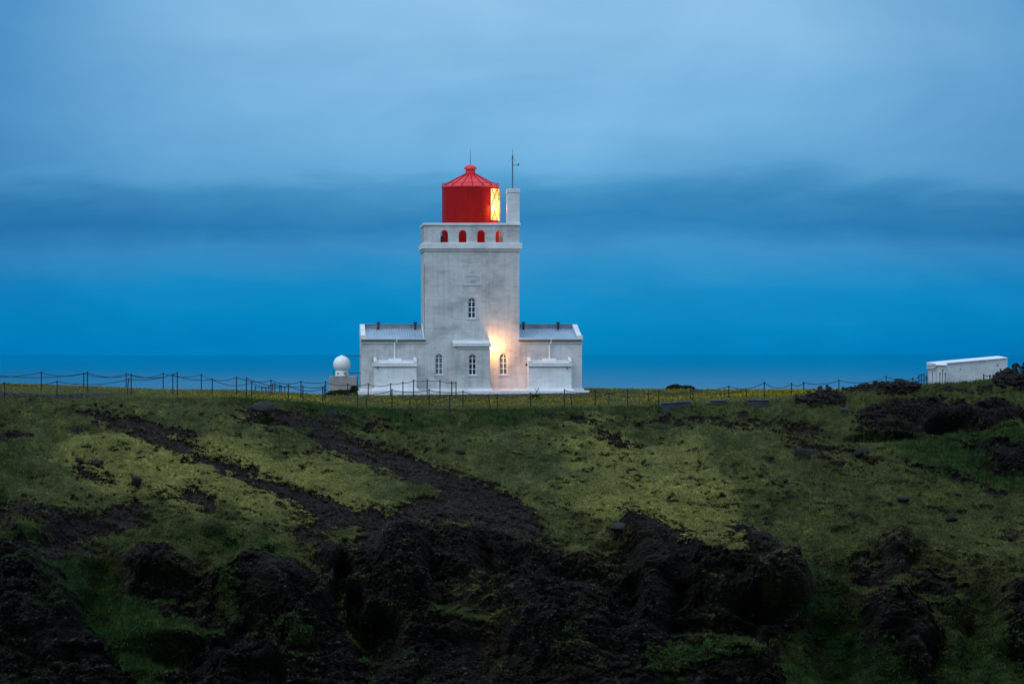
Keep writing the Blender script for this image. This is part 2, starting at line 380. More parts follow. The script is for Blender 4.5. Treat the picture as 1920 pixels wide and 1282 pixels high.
def axis(a, b, fine, coarse_l, coarse_r, nl, nr):
    mid = np.arange(a, b + fine, fine)
    l = a - (a - coarse_l) * np.linspace(1, 0, nl, endpoint=False) ** 1.6
    r = b + fine + (coarse_r - b - fine) * np.linspace(0, 1, nr + 1)[1:] ** 1.6
    return np.concatenate([l, mid, r])
pxs = axis(-20, 1940, 1.45, -2600, 4500, 70, 70)
# rows given as fractional row index into the distance table, back of the plateau to the ravine
def dlist():
    v = np.interp(np.arange(len(DROW)), np.arange(len(DROW)), DROW)
    seg = [np.linspace(250, 211, 150, endpoint=False)]
    Vm = vtable(np.array([960.]))[:, 0]
    vr = np.arange(Vm[list(DROW).index(211)], 1300, 1.05)
    seg.append(np.interp(vr, Vm[::-1], DROW[::-1]))
    vr2 = 1300 + (2150 - 1300) * np.linspace(0, 1, 90)[1:] ** 1.4
    seg.append(np.interp(vr2, Vm[::-1], DROW[::-1])); return np.concatenate(seg)
ds = dlist()
NR, NC = len(ds), len(pxs)
PX, D = np.meshgrid(pxs, ds)
Vv = v_of(PX, D)
X = (PX - 960) / F * D; Y = D.copy(); Z = CZ - (Vv - HV) / F * D
# soften the kinks of the profile
slope = sstep(217, 209, D)                         # 0 on the plateau, 1 on the slope
low = sstep(950, 1080, Vv)
ux, uz = PX / 34.0, (Vv - 740) / 34.0               # metres across and down the face
warp1 = fbm(X*.25, Y*.25, Z*.25, 3); warp2 = fbm(X*.25 + 50, Y*.25, Z*.25 + 9, 3)
PW = PX + warp1 * 30 + fbm(X*1.1, Y*1.1, Z*1.1, 3) * 22; VW = Vv + warp2 * 16 + fbm(X*1.1 + 9, Y*1.1, Z*1.1, 3) * 12
sdb = field(SDB, PW, VW); sdc = field(SDC, PW, VW); veg = np.clip(.5 - np.where(sdb > 0, sdb / 60, sdb / 40), .0, .86); _w3 = fbm(X*.6, Y*.6, Z*.6 + 4, 3)
lush = sum(sample(GL, PX + 120 * warp2 + 90 * _w3 + ox, Vv + 60 * warp1 + 40 * _w3 + oy) for ox, oy in ((-70, -12), (-25, 12), (25, -12), (70, 12), (0, 0))) / 5
lush = lush + .10 * fbm(X*1.5, Y*1.5, Z*2.5 + 9, 3)
lush = np.where(D > 215.5, .42 + .25 * fbm(X*.5, Y*.3, X*0 + 6, 3), lush)
# streaks run down to the right
sx = X * .94 - Z * .35; sy = Z * .94 + X * .35
streak = fbm(sx * .35, sy * .9, Y * .2, 4)
lips = fbm(X * .75 + 2*warp1, Z * 1.9, Y * .3, 5, .6)
lip2 = fbm(X * 2.2 + 2*warp2, Z * 4.6, Y * .8, 4, .6)
grain = fbm(X * 3.2, Y * 3.2, Z * 3.2, 4, .65)
rough_z = sstep(-.25, .35, fbm(X*.13 + 40, Y*.13, Z*.22, 3) + .35 * (1 - sstep(.0, .5, lush)))
vegn = veg + .10 * streak + (.40 + .22 * rough_z) * lips + (.24 + .16 * rough_z) * lip2 + .20 * grain
vmask = sstep(.40, .50, vegn)
spots = sstep(.20, .30, .45*lips + .75*lip2) * (.2 + .8 * rough_z) * sstep(.95, .75, lush + .2)
vmask = vmask * (1 - spots * sstep(214, 210, D))
# relief
bul = np.zeros_like(X); PS = PX + warp1 * 34; VS = Vv + warp2 * 22; sds = field(SDC, PS, VS)
for (bx, bv, rx, ry, am) in BULGE:
    r2 = ((PS - bx) / rx) ** 2 + ((VS - bv) / ry) ** 2
    bul += am * (1 - sstep(.15, 1.25, r2)) 
rock = sstep(.62, .25, veg) * np.clip(.2 + .8 * sstep(-10, 25, sdc), 0, 1)
big = -fbm(X*.26 + warp1, Y*.26, Z*.36 + warp2, 4, .5, True)          # rounded masses parted by clefts
med = -fbm(X*.85 + 3 + .6*warp2, Y*.85, Z*1.3, 4, .55, True)
cra = -fbm(X*2.4, Y*2.4, Z*3.6, 4, .6, True)
cmod = sstep(-.25, .3, fbm(X*.3 + 60, Y*.3, Z*.3, 3))
strata = fbm(X*.35, Y*.35, Z*5.5 + 1.2*warp1, 4, .6)
disp = bul + slope * 1.5 * (1 - np.exp(-np.maximum(sds, 0) / 20)) + low * (.5 + .8 * sstep(.7, .2, veg)) * 1.15 * (big + .35) + rock * (.35 * (med + .3) * (.35 + 1.3 * cmod) + .06 * (cra + .3))
sel = (rock > .03) & (Vv < 1340) & (PX > -40) & (PX < 1960)
wx, wy, wz = [(q[sel]) for q in (X + .35*warp1, Y, Z * 1.25 + .35*warp2)]
wj = .25 * grain[sel]
blk = np.zeros_like(X)
for fr_, ah, ac in ((.62, .42, .22), (1.5, .20, .12), (3.6, .07, .07), (8.0, .02, .035)):
    f1, f2, hv = worley(wx * fr_ + wj, wy * fr_, wz * fr_ + wj)
    blk[sel] += ah * (hv - .5) * sstep(0, .12, f2 - f1) + ac * (sstep(0, .22, f2 - f1) - .75) + .5 * ac * (.5 - f1)
disp += rock * blk * (.35 + .65 * sstep(-.2, .2, cmod - .4))
disp += sstep(1500, 1600, PX) * sstep(880, 830, Vv) * sstep(.7, .35, veg) * slope * .55 * strata
disp += (1 - vmask) * slope * (.10 * (med + .3) + .08 * (cra + .3) + .05 * fbm(X*9, Y*9, Z*9, 3))
# turf: thick cushions whose lip stands proud of the bare ground, small ledges and hummocks
disp += slope * vmask * (.16 + .16 * rough_z + (.10 + .16 * rough_z) * fbm(X*1.1, Y*1.1, Z*2.8, 4) + (.03 + .07 * rough_z) * fbm(X*3.5, Y*3.5, Z*8, 3, .6) + .035 * fbm(X*11, Y*11, Z*14, 2))
ledge = sstep(.30, .62, fbm(sx * .55 + 3, sy * 2.4, Y*.3, 3, .5, True)) * sstep(.95, .5, veg)
disp -= slope * .22 * ledge * (1 - low)
disp += slope * (.25 + .75 * sstep(.3, .8, veg)) * (.85 * fbm(X*.15, Y*.15, Z*.3, 3) + .62 * fbm(sx * .20, sy * .70, Y*.1 + 5, 4))
dips = sstep(.08, .34, fbm(X*.5 + 90, Y*.5, Z*1.1, 3)) * slope * sstep(.5, .8, veg); disp -= .22 * dips
dny = -.72 - .2 * low; dnz = .69 - .34 * low; flat = 1 - slope
Xn = X + disp * .25 * low * fbm(X*.5 + 30, Y*.5, Z*.5, 2)
Yn = Y + disp * dny * slope
Zn = Z + disp * dnz * slope * (.6 + .4 * low)
# plateau turf
tuss = fbm(X*1.3, Y*.5, X*0 + 3, 4)
Zn += flat * (.05 * tuss + .03 * fbm(X*5, Y*2, X*0 + 8, 3)) * sstep(255, 214, D)
fr = sstep(1560, 1640, PX) * sstep(1990, 1890, PX)     # stony crest at the right edge
crest = (sstep(224, 217, D) * sstep(205, 212, D))
Zn += crest * (sstep(1430, 1560, PX) * .25 * fbm(X*1.6, Y*1.0, X*0 + 2, 4, .6, True) + .10 * fbm(X*2.2, Y*1.2, X*0, 3, .6, True))
# surface masks
gx = np.gradient(np.stack([Xn, Yn, Zn], -1), axis=1); gy = np.gradient(np.stack([Xn, Yn, Zn], -1), axis=0)
nrm = np.cross(gy, gx); nrm /= np.linalg.norm(nrm, axis=-1)[..., None] + 1e-9
nrm *= np.sign(nrm[..., 2:3] + 1e-6)
upn = np.clip(np.abs(nrm[..., 2]), 0, 1)
vmask = vmask * ((1 - sstep(.5, .8, veg)) * sstep(.22, .5, upn) * slope + sstep(.5, .8, veg) * sstep(.05, .25, upn) * slope + flat)
tops = low * sstep(.66, .88, upn) * sstep(-.05, .25, fbm(X*.45, Y*.45, Z*.45 + 20, 4)) * sstep(1330, 1180, Vv)
vmask = np.maximum(vmask, .9 * tops)
path = sstep(330, 120, PX + 60 * warp1) * np.exp(-((Vv - (742 + 4 * np.sin(PX/60))) / 5.5) ** 2)
path = np.maximum(path, sstep(640, 700, PX) * sstep(940, 860, PX) * np.exp(-((Vv - 771.5) / 2.2) ** 2))
path = np.maximum(path, .9 * sstep(860, 900, PX) * sstep(1130, 1060, PX) * np.exp(-((Vv - 738.5) / 1.6) ** 2))
vmask = vmask * (1 - sstep(.35, .7, path + .15 * grain))
moist = sstep(.1, .9, .5 + .8 * fbm(X*.12, Y*.12, Z*.12, 3))

# back of the headland: the sea cliff
Xb = (pxs - 960) / F * 250
def stack_back(A, rows): return np.concatenate([np.array(rows), A], 0)
zb = Zn[0]
Xn = stack_back(Xn, [Xb * 1.06, Xb * 1.04, Xb]); Yn = stack_back(Yn, [np.full(NC, 275.), np.full(NC, 262.), np.full(NC, 253.)])
Zn = stack_back(Zn, [np.full(NC, -112.), np.full(NC, -30.), zb - .5])
vmask = stack_back(vmask, [np.zeros(NC)] * 3); lush = stack_back(lush, [np.full(NC, .5)] * 3)
path = stack_back(path, [np.zeros(NC)] * 3)
NR += 3
def grid_mesh(name, X, Y, Z, mat, cols=None, smooth=True):
    nr, nc = X.shape; me = bpy.data.meshes.new(name)
    co = np.stack([X, Y, Z], -1).astype(np.float32).reshape(-1, 3)
    idx = np.arange(nr * nc, dtype=np.int32).reshape(nr, nc)
    q = np.stack([idx[:-1, :-1], idx[1:, :-1], idx[1:, 1:], idx[:-1, 1:]], -1).reshape(-1, 4)
    me.vertices.add(len(co)); me.vertices.foreach_set('co', co.ravel())
    me.loops.add(q.size); me.loops.foreach_set('vertex_index', q.ravel())
    me.polygons.add(len(q)); me.polygons.foreach_set('loop_start', np.arange(0, q.size, 4, dtype=np.int32))
    me.polygons.foreach_set('loop_total', np.full(len(q), 4, np.int32))
    if smooth: me.polygons.foreach_set('use_smooth', np.ones(len(q), bool))
    me.update(calc_edges=True); me.validate()
    if cols is not None:
        a = me.color_attributes.new('ground_mask', 'FLOAT_COLOR', 'POINT'); a.data.foreach_set('color', cols.astype(np.float32).ravel())
    me.materials.append(mat); o = bpy.data.objects.new(name, me); C.objects.link(o); return o
def ground_mat():
    m, t, b = new_mat('moss, turf and basalt'); tc = N(t, 'ShaderNodeTexCoord'); ob = tc.outputs['Object']
    at = N(t, 'ShaderNodeAttribute'); at.attribute_name = 'ground_mask'
    s = N(t, 'ShaderNodeSeparateColor'); t.links.new(at.outputs['Color'], s.inputs[0]); veg, lush, path = s.outputs
    n1 = noise_(t, ob, 1.4, 6, .65, .3); n2 = noise_(t, ob, 6.5, 6, .7); n3 = noise_(t, ob, 26, 4, .7); n0 = noise_(t, ob, .35, 4, .6)
    ns = noise_(t, mapping_(t, ob, (2.2, 2.2, 7), rot=(0, R(-18), 0)), 1.0, 5, .7, .4)
    moss = ramp_(t, n2, [(.30, (.070, .078, .020)), (.48, (.205, .210, .058)), (.66, (.36, .35, .115))])
    grass = ramp_(t, n2, [(.28, (.021, .027, .009)), (.48, (.058, .068, .020)), (.68, (.115, .125, .042))])
    deep = ramp_(t, n2, [(.28, (.007, .016, .004)), (.5, (.017, .040, .008)), (.75, (.036, .078, .014))])
    lf = math_(t, 'ADD', lush, math_(t, 'MULTIPLY', math_(t, 'SUBTRACT', n1, .5), .7))
    lf2 = math_(t, 'ADD', lush, math_(t, 'MULTIPLY', math_(t, 'SUBTRACT', n0, .5), .6))
    a1 = N(t, 'ShaderNodeMapRange'); a1.interpolation_type = 'SMOOTHSTEP'; t.links.new(lf, a1.inputs[0]); a1.inputs[1].default_value = .12; a1.inputs[2].default_value = .42
    a2 = N(t, 'ShaderNodeMapRange'); a2.interpolation_type = 'SMOOTHSTEP'; t.links.new(lf2, a2.inputs[0]); a2.inputs[1].default_value = .6; a2.inputs[2].default_value = .92
    vc = mix_(t, a2.outputs[0], mix_(t, a1.outputs[0], moss, grass), deep)
    vc = mix_(t, 1.0, vc, ramp_(t, n1, [(.34, (.55, .58, .6)), (.5, (.95, .95, .95)), (.64, (1.35, 1.32, 1.2))]), 'MULTIPLY')
    vc = mix_(t, 1.0, vc, ramp_(t, n0, [(.36, (.62, .66, .66)), (.5, (.95, .95, .95)), (.64, (1.25, 1.22, 1.15))]), 'MULTIPLY')
    vc = mix_(t, 1.0, vc, ramp_(t, n3, [(.36, (.52, .54, .55)), (.5, (.98, .98, .98)), (.64, (1.5, 1.48, 1.4))]), 'MULTIPLY')
    brown = ramp_(t, n1, [(.3, (.055, .040, .018)), (.6, (.07, .06, .022))])
    bf = N(t, 'ShaderNodeMapRange'); bf.interpolation_type = 'SMOOTHSTEP'; t.links.new(ns, bf.inputs[0]); bf.inputs[1].default_value = .54; bf.inputs[2].default_value = .72
    vc = mix_(t, math_(t, 'MULTIPLY', bf.outputs[0], .4), vc, brown)
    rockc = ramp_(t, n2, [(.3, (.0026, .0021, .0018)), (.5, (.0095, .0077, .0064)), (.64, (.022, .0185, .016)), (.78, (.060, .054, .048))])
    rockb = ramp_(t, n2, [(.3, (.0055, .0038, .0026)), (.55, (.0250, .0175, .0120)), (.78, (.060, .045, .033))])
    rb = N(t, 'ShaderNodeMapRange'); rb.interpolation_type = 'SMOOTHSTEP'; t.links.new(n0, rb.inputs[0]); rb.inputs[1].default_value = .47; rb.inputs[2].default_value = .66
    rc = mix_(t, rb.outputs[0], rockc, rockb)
    dz = N(t, 'ShaderNodeMapRange'); dz.interpolation_type = 'SMOOTHSTEP'; t.links.new(math_(t, 'ADD', at.outputs['Alpha'], math_(t, 'MULTIPLY', math_(t, 'SUBTRACT', n1, .5), .6)), dz.inputs[0]); dz.inputs[1].default_value = .3; dz.inputs[2].default_value = .8
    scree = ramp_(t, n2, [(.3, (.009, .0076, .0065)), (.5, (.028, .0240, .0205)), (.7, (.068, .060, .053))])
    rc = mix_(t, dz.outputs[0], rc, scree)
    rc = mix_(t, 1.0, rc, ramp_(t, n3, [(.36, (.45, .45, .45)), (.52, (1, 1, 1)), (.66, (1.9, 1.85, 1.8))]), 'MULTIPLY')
    spk = N(t, 'ShaderNodeTexVoronoi'); spk.inputs['Scale'].default_value = 5.5; t.links.new(ob, spk.inputs['Vector'])
    sp = N(t, 'ShaderNodeMapRange'); t.links.new(spk.outputs['Distance'], sp.inputs[0]); sp.inputs[1].default_value = .16; sp.inputs[2].default_value = .08
    sp2 = math_(t, 'MULTIPLY', sp.outputs[0], math_(t, 'GREATER_THAN', n1, .56))
    rc = mix_(t, math_(t, 'MULTIPLY', sp2, .4), rc, (.075, .075, .075))
    # a little lichen and moss on the rock
    li = N(t, 'ShaderNodeMapRange'); li.interpolation_type = 'SMOOTHSTEP'; t.links.new(math_(t, 'ADD', math_(t, 'MULTIPLY', n1, .6), math_(t, 'MULTIPLY', n3, .4)), li.inputs[0]); li.inputs[1].default_value = .55; li.inputs[2].default_value = .66
    rc = mix_(t, math_(t, 'MULTIPLY', li.outputs[0], .5), rc, (.020, .019, .007))
    pathc = ramp_(t, n3, [(.3, (.022, .023, .028)), (.6, (.045, .047, .056)), (.8, (.075, .075, .085))])
    vm = math_(t, 'ADD', veg, math_(t, 'MULTIPLY', math_(t, 'SUBTRACT', math_(t, 'ADD', math_(t, 'MULTIPLY', n2, .6), math_(t, 'MULTIPLY', n3, .4)), .5), 1.5))
    v3 = N(t, 'ShaderNodeMapRange'); v3.interpolation_type = 'SMOOTHSTEP'; t.links.new(vm, v3.inputs[0]); v3.inputs[1].default_value = .38; v3.inputs[2].default_value = .62
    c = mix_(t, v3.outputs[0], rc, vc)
    pm = N(t, 'ShaderNodeMapRange'); t.links.new(math_(t, 'ADD', path, math_(t, 'MULTIPLY', math_(t, 'SUBTRACT', n2, .5), .6)), pm.inputs[0]); pm.inputs[1].default_value = .4; pm.inputs[2].default_value = .6
    c = mix_(t, pm.outputs[0], c, pathc)
    t.links.new(c, b.inputs['Base Color']); b.inputs['Roughness'].default_value = .95; b.inputs['Specular IOR Level'].default_value = .15
    h = math_(t, 'ADD', math_(t, 'MULTIPLY', n2, .6), math_(t, 'MULTIPLY', n3, .3)); h = math_(t, 'ADD', h, math_(t, 'MULTIPLY', n1, .3))
    bump_(t, b, h, 1.0, .22)
    return m
M_GROUND = ground_mat()
SDS_ = np.max([_sdpoly(_gx, _gv, p) for p in CLIFF], axis=0)
scree_ = np.concatenate([np.zeros((3, NC)), np.clip(sstep(50, -10, field(SDS_, PW, VW) + 30 * warp1) * sstep(1200, 1080, Vv) * (1 - .6 * sstep(1540, 1620, PX) * sstep(920, 880, Vv)), 0, 1)])
cols = np.stack([vmask, lush, path, scree_], -1).reshape(-1, 4)
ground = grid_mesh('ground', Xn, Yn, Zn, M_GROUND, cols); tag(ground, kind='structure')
# the ravine floor and the near side, where the photographer stands
nx = np.linspace(-420, 560, 150) ; nyv = np.concatenate([np.linspace(-60, 160, 90)])
GX, GY = np.meshgrid(nx, nyv)
GZ = np.interp(GY, [-60, -5, 2, 12, 40, 80, 125, 160], [1.5, .8, .55, -.6, -9, -24, -31, CZ - (2150 - HV) / F * 160 - .6])
GZ = GZ + sstep(4, 30, GY) * 1.2 * fbm(GX*.05, GY*.05, GX*0, 4) * sstep(160, 150, GY)
edge = np.abs(GX)
cm = np.stack([sstep(-.2, .2, fbm(GX*.06, GY*.06, GX*0 + 5, 4) + .1), np.full(GX.shape, .6), np.zeros(GX.shape), np.ones(GX.shape)], -1).reshape(-1, 4)
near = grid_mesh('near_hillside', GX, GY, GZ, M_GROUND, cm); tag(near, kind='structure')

# sea
def water_mat():
    m, t, b = new_mat('sea water'); tc = N(t, 'ShaderNodeTexCoord'); ob = tc.outputs['Object']
    b.inputs['Base Color'].default_value = (.001, .03, .08, 1); b.inputs['IOR'].default_value = 1.33
    sp = N(t, 'ShaderNodeSeparateXYZ'); t.links.new(ob, sp.inputs[0])
    inv = math_(t, 'DIVIDE', 12000, math_(t, 'MAXIMUM', sp.outputs[1], 12000))
    sw = noise_(t, mapping_(t, ob, (.00035, .00012, 1)), 1.0, 5, .6, .4)
    rr = math_(t, 'MULTIPLY', math_(t, 'POWER', inv, 1.3), math_(t, 'ADD', .075, math_(t, 'MULTIPLY', sw, .09)))
    t.links.new(math_(t, 'ADD', rr, .004), b.inputs['Roughness'])
    n = noise_(t, mapping_(t, ob, (.012, .004, 1)), 1.0, 6, .6, .5)
    bump_(t, b, n, .01, 4.0)
    df = N(t, 'ShaderNodeBsdfDiffuse'); df.inputs[0].default_value = (.001, .05, .12, 1); mx = N(t, 'ShaderNodeMixShader'); mx.inputs[0].default_value = .17
    out = t.nodes['Material Output']; t.links.new(b.outputs[0], mx.inputs[1]); t.links.new(df.outputs[0], mx.inputs[2]); t.links.new(mx.outputs[0], out.inputs[0])
    return m
g = MB(); S = 250000
g.add([(-S, -3000, -110), (S, -3000, -110), (S, S, -110), (-S, S, -110)], [(0, 1, 2, 3)])
sea = g.build('sea', water_mat()); tag(sea, kind='structure')

# ------------------------------------------------------------------ lighthouse
O = Vector(((883 - 960) / F * 228, 228, 0)); YAW = math.atan((960 - 553) / F)
cy, sy_ = math.cos(YAW), math.sin(YAW)
def L(px, py, yl=0.0):
    t = (px - 960) / F
    x = (t * (O.y + yl * cy) - O.x + yl * sy_) / (cy - t * sy_)
    Yw = O.y + x * sy_ + yl * cy
    return x, CZ - (py - HV) / F * Yw
def LX(px, yl=0.0): return L(px, 662, yl)[0]
def LZ(py, yl=0.0, px=883): return L(px, py, yl)[1]
LH = empty('lighthouse', O, YAW)
tag(LH, 'white rendered lighthouse with red lantern on a square tower between two low wings', 'lighthouse')

def wall_openings(mb, x0, x1, z0, z1, y0, th, ops):
    """front wall at y0 going back th, with round-arched openings (cx, w, zs, zt)"""
    ops = sorted(ops); xs = x0
    def quad(a, b, c, d): mb.add([(a[0], y0, a[1]), (b[0], y0, b[1]), (c[0], y0, c[1]), (d[0], y0, d[1])], [(0, 1, 2, 3)]); mb.add([(a[0], y0+th, a[1]), (b[0], y0+th, b[1]), (c[0], y0+th, c[1]), (d[0], y0+th, d[1])], [(3, 2, 1, 0)])
    for cx, w, zs, zt in ops:
        a, b = cx - w/2, cx + w/2; quad((xs, z0), (a, z0), (a, z1), (xs, z1))
        quad((a, z0), (b, z0), (b, zs), (a, zs)); r = w/2; sp = zt - r; n = 14
        arc = [(cx - r*math.cos(math.pi*k/n), sp + r*math.sin(math.pi*k/n)) for k in range(n+1)]
        for k in range(n): quad(arc[k], arc[k+1], (arc[k+1][0], z1), (arc[k][0], z1))
        loop = [(a, zs)] + arc + [(b, zs)]
        for k in range(len(loop)):
            p, q = loop[k], loop[(k+1) % len(loop)]
            mb.add([(p[0], y0, p[1]), (q[0], y0, q[1]), (q[0], y0+th, q[1]), (p[0], y0+th, p[1])], [(0, 1, 2, 3)])
        xs = b
    quad((xs, z0), (x1, z0), (x1, z1), (xs, z1))
    mb.add([(x0, y0, z0), (x0, y0+th, z0), (x0, y0+th, z1), (x0, y0, z1)], [(0, 1, 2, 3)])
    mb.add([(x1, y0, z0), (x1, y0, z1), (x1, y0+th, z1), (x1, y0+th, z0)], [(0, 1, 2, 3)])
    mb.add([(x0, y0, z1), (x1, y0, z1), (x1, y0+th, z1), (x0, y0+th, z1)], [(0, 1, 2, 3)])

def arched_window(cx, w, zs, zt, y, glass, label=None):
    r = w/2; sp = zt - r; fw = .055; n = 14
    def ring(rr, off): return [(cx - rr, zs + off)] + [(cx - rr*math.cos(math.pi*k/n), sp + rr*math.sin(math.pi*k/n)) for k in range(n+1)] + [(cx + rr, zs + off)]
    A, B = ring(r - .002, .002), ring(r - fw, fw); m = len(A); g = MB()
    for k in range(m):
        k2 = (k+1) % m; a, b, c, d = A[k], A[k2], B[k2], B[k]
        g.add([(a[0], y, a[1]), (b[0], y, b[1]), (c[0], y, c[1]), (d[0], y, d[1]), (c[0], y+.07, c[1]), (d[0], y+.07, d[1])], [(0, 1, 2, 3), (3, 2, 4, 5)])
    g.box(cx - .025, cx + .025, y + .004, y + .05, zs + fw, zt - fw + .01)
    hgt = sp - zs
    for k in range(1, 4):
        z = zs + fw + (hgt - fw) * k / 3
        g.box(cx - r + fw - .01, cx - .0252, y + .006, y + .05, z - .02, z + .02)
        g.box(cx + .0252, cx + r - fw + .01, y + .006, y + .05, z - .02, z + .02)
    f = g.build('window', M_FRAME, LH)
    g = MB(); pts = ring(r - .01, .01)
    g.add([(p[0], y + .055, p[1]) for p in pts], [tuple(range(len(pts)))]); g.build('pane', glass, f)
    s = MB(); s.box(cx - r - .05, cx + r + .05, y - .17, y - .001, zs - .05, zs - .002); s.build('sill', M_TRIM, f)
    if label: f['label'] = label
    return f

WB = LZ(727); Z0 = -.25
xL, xR = LX(795.5), LX(974)
wx0, wx1 = LX(677.5), LX(1091)
TD = 5.7
zcor = LZ(470.5)
# tower front wall with its openings
def op(px, w_px, top, bot, yl): return (LX(px, yl), w_px / F * (228 + yl), LZ(bot, yl, px), LZ(top, yl, px))
o_mid = op(884.5, 15.5, 558, 597, 0); o_l = op(823, 15.5, 663, 702.5, 0); o_r = op(944, 15.5, 663, 702.5, 0)
g = MB(); wall_openings(g, xL, xR, Z0, zcor, 0, .32, [(o_l[0], o_l[1], o_l[2], o_l[3]), o_mid, o_r])
g.box(xL, xR, .55, TD, Z0, zcor)
g.box(xL, xL + .3, .32, .55, Z0, zcor); g.box(xR - .3, xR, .32, .55, Z0, zcor); g.box(xL + .3, xR - .3, .32, .55, zcor - .3, zcor)
g.build('tower', M_WALL, LH)
arched_window(*o_mid, .12, M_GLASS); arched_window(*o_l, .12, M_CURT, 'small arched window with pale curtains behind its panes'); arched_window(*o_r, .12, M_CURT)
# drain crack pipe on the tower's left front edge
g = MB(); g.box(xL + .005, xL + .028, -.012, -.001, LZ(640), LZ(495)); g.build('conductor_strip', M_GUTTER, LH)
# cornice
z1, z2, z3 = LZ(466.5), LZ(463.5), LZ(455.5)
def slab(mb, grow, za, zb, y0=0, y1=TD): mb.box(xL - grow, xR + grow, y0 - grow, y1 + grow, za, zb)
g = MB(); slab(g, .07, zcor, z1 - .03); slab(g, .02, z1 - .03, z1); slab(g, .15, z1, z3 - .03); slab(g, .13, z3 - .03, z3); g.build('cornice', M_TRIM, LH, bevel=.012)
# parapet with arched openings, on four sides
zp = LZ(422.5); PT = .26
aw = 14.4 / F * 228
ops = [(LX(px, 0), aw, z3 + .03, LZ(431.5)) for px in (833, 867.5, 902, 936.5)]
g = MB(); wall_openings(g, xL, xR, z3, zp, 0, PT, ops)
for yy in (TD - PT,): wall_openings(g, xL, xR, z3, zp, yy, PT, ops)
m2 = MB(); wall_openings(m2, .26, TD - .26, z3, zp, 0, PT, [(.26 + (TD - .52) * (k + .5) / 4, aw, z3 + .03, LZ(431.5)) for k in range(4)])
g.add([(xL + y, x, z) for x, y, z in m2.v], m2.f); g.add([(xR - PT + y, x, z) for x, y, z in m2.v], m2.f)
g.build('parapet', M_WALL, LH)
zc = LZ(418.2)
g = MB()
for (a, b, c, d) in ((xL - .07, xR + .07, -.07, PT + .04), (xL - .07, xR + .07, TD - PT - .04, TD + .07), (xL - .07, xL + PT + .04, PT + .041, TD - PT - .041), (xR - PT - .04, xR + .07, PT + .041, TD - PT - .041)):
    g.box(a, b, c, d, zp, zc)
g.build('parapet_cap', M_TRIM, LH, bevel=.015)
g = MB(); g.box(xL + PT, xR - PT, PT, TD - PT, z3 - .1, z3 + .02); g.build('gallery_deck', M_DARKCONC, LH)
g = MB(); g.box(LX(826, .6), LX(831.5, .6), .45, .75, z3 + .02, z3 + .36); g.box(LX(826.7, .6), LX(830.5, .6), .5, .7, z3 + .36, z3 + .42); g.build('gallery_box', M_DARK, LH)
# corner pillar and mast
px0, px1 = LX(951, .02), LX(974.4, .02)
g = MB(); g.box(px0, px1, .03, .75, zc, LZ(361)); g.build('corner_pillar', M_WALL2, LH, bevel=.01)
g = MB(); g.box(px0 - .03, px1 + .02, 0, .78, LZ(361) , LZ(353.5)); g.build('pillar_cap', M_TRIM, LH, bevel=.01)
mx = LX(961, .35); g = MB(); g.tube([(mx, .35, LZ(354, .35)), (mx, .35, LZ(291, .35))], .035, 8); g.tube([(mx, .35, LZ(291, .35)), (mx, .35, LZ(279, .35))], .012, 6)
mast = g.build('antenna_mast', M_MAST, LH, True)
g = MB(); zz_ = LZ(309.5, .35); g.tube([(mx, .35, zz_), (LX(971.5, .35), .35, zz_)], .022, 6); g.tube([(LX(971.3, .35), .35, zz_ - .03), (LX(972.5, .35), .35, zz_ + .09)], .045, 8)
for s in (-1, 1): g.tube([(mx, .35, LZ(293, .35)), (mx + s * .22, .35 + .1 * s, LZ(303, .35))], .008, 5)
g.build('antenna_arm', M_MAST, mast)
# inscription plaque in relief
def text(s, x, z, size, parent, y=-.012):
    cu = bpy.data.curves.new('lettering', 'FONT'); cu.body = s; cu.size = size; cu.extrude = .014; cu.align_x = 'CENTER'; cu.space_character = 1.08
    to = bpy.data.objects.new('tmp', cu); C.objects.link(to)
    dg = bpy.context.evaluated_depsgraph_get(); dg.update()
    me = bpy.data.meshes.new_from_object(to.evaluated_get(dg)); bpy.data.objects.remove(to)
    o = bpy.data.objects.new('lettering', me); C.objects.link(o); me.materials.clear(); me.materials.append(M_WALL2); o.parent = parent
    o.rotation_euler = (R(90), 0, 0); o.location = (x, y, z); return o
g = MB(); pc = LX(885); pw = .52
g.box(pc - pw, pc + pw, -.045, -.001, LZ(534.5), LZ(532.6))
pa, pb = LZ(530.5), LZ(505)
for (a, b, c, d) in ((pc - pw + .02, pc - pw + .05, pa, pb), (pc + pw - .05, pc + pw - .02, pa, pb), (pc - pw + .051, pc + pw - .051, pb - .03, pb)): g.box(a, b, -.014, -.001, c, d)
pl = g.build('plaque', M_WALL2, LH)
text('VITI', pc, LZ(511.6), .17, pl); text('REISTUR', pc, LZ(519.5), .19, pl); text('1927', pc, LZ(528.6), .19, pl)

# lantern
lcx, lcy = LX(882, TD/2), TD/2
sc = (228 + lcy) / F; lr = 53.3 * sc
zt = LZ(352.5, lcy)
wa0, wa1 = R(43), R(99)
g = MB(); g.lathe([(lr, z3 + .02), (lr, zt)], lcx, lcy, 80, wa1, wa0 + 2 * math.pi)
zw0, zw1 = LZ(414, lcy), LZ(355, lcy)
g.lathe([(lr, z3 + .02), (lr, zw0)], lcx, lcy, 20, wa0, wa1); g.lathe([(lr, zw1), (lr, zt)], lcx, lcy, 20, wa0, wa1)
g.lathe([(lr + .012, LZ(398, lcy)), (lr + .012, LZ(397.2, lcy))], lcx, lcy, 80, wa1, wa0 + 2 * math.pi)
for k in range(12):
    a = wa1 + (wa0 + 2 * math.pi - wa1) * k / 12
    p = (lcx + (lr + .004) * math.sin(a), lcy - (lr + .004) * math.cos(a))
    g.tube([(p[0], p[1], z3 + .03), (p[0], p[1], zt - .02)], .010, 5)
lan = g.build('lantern_room', M_RED, LH, True)
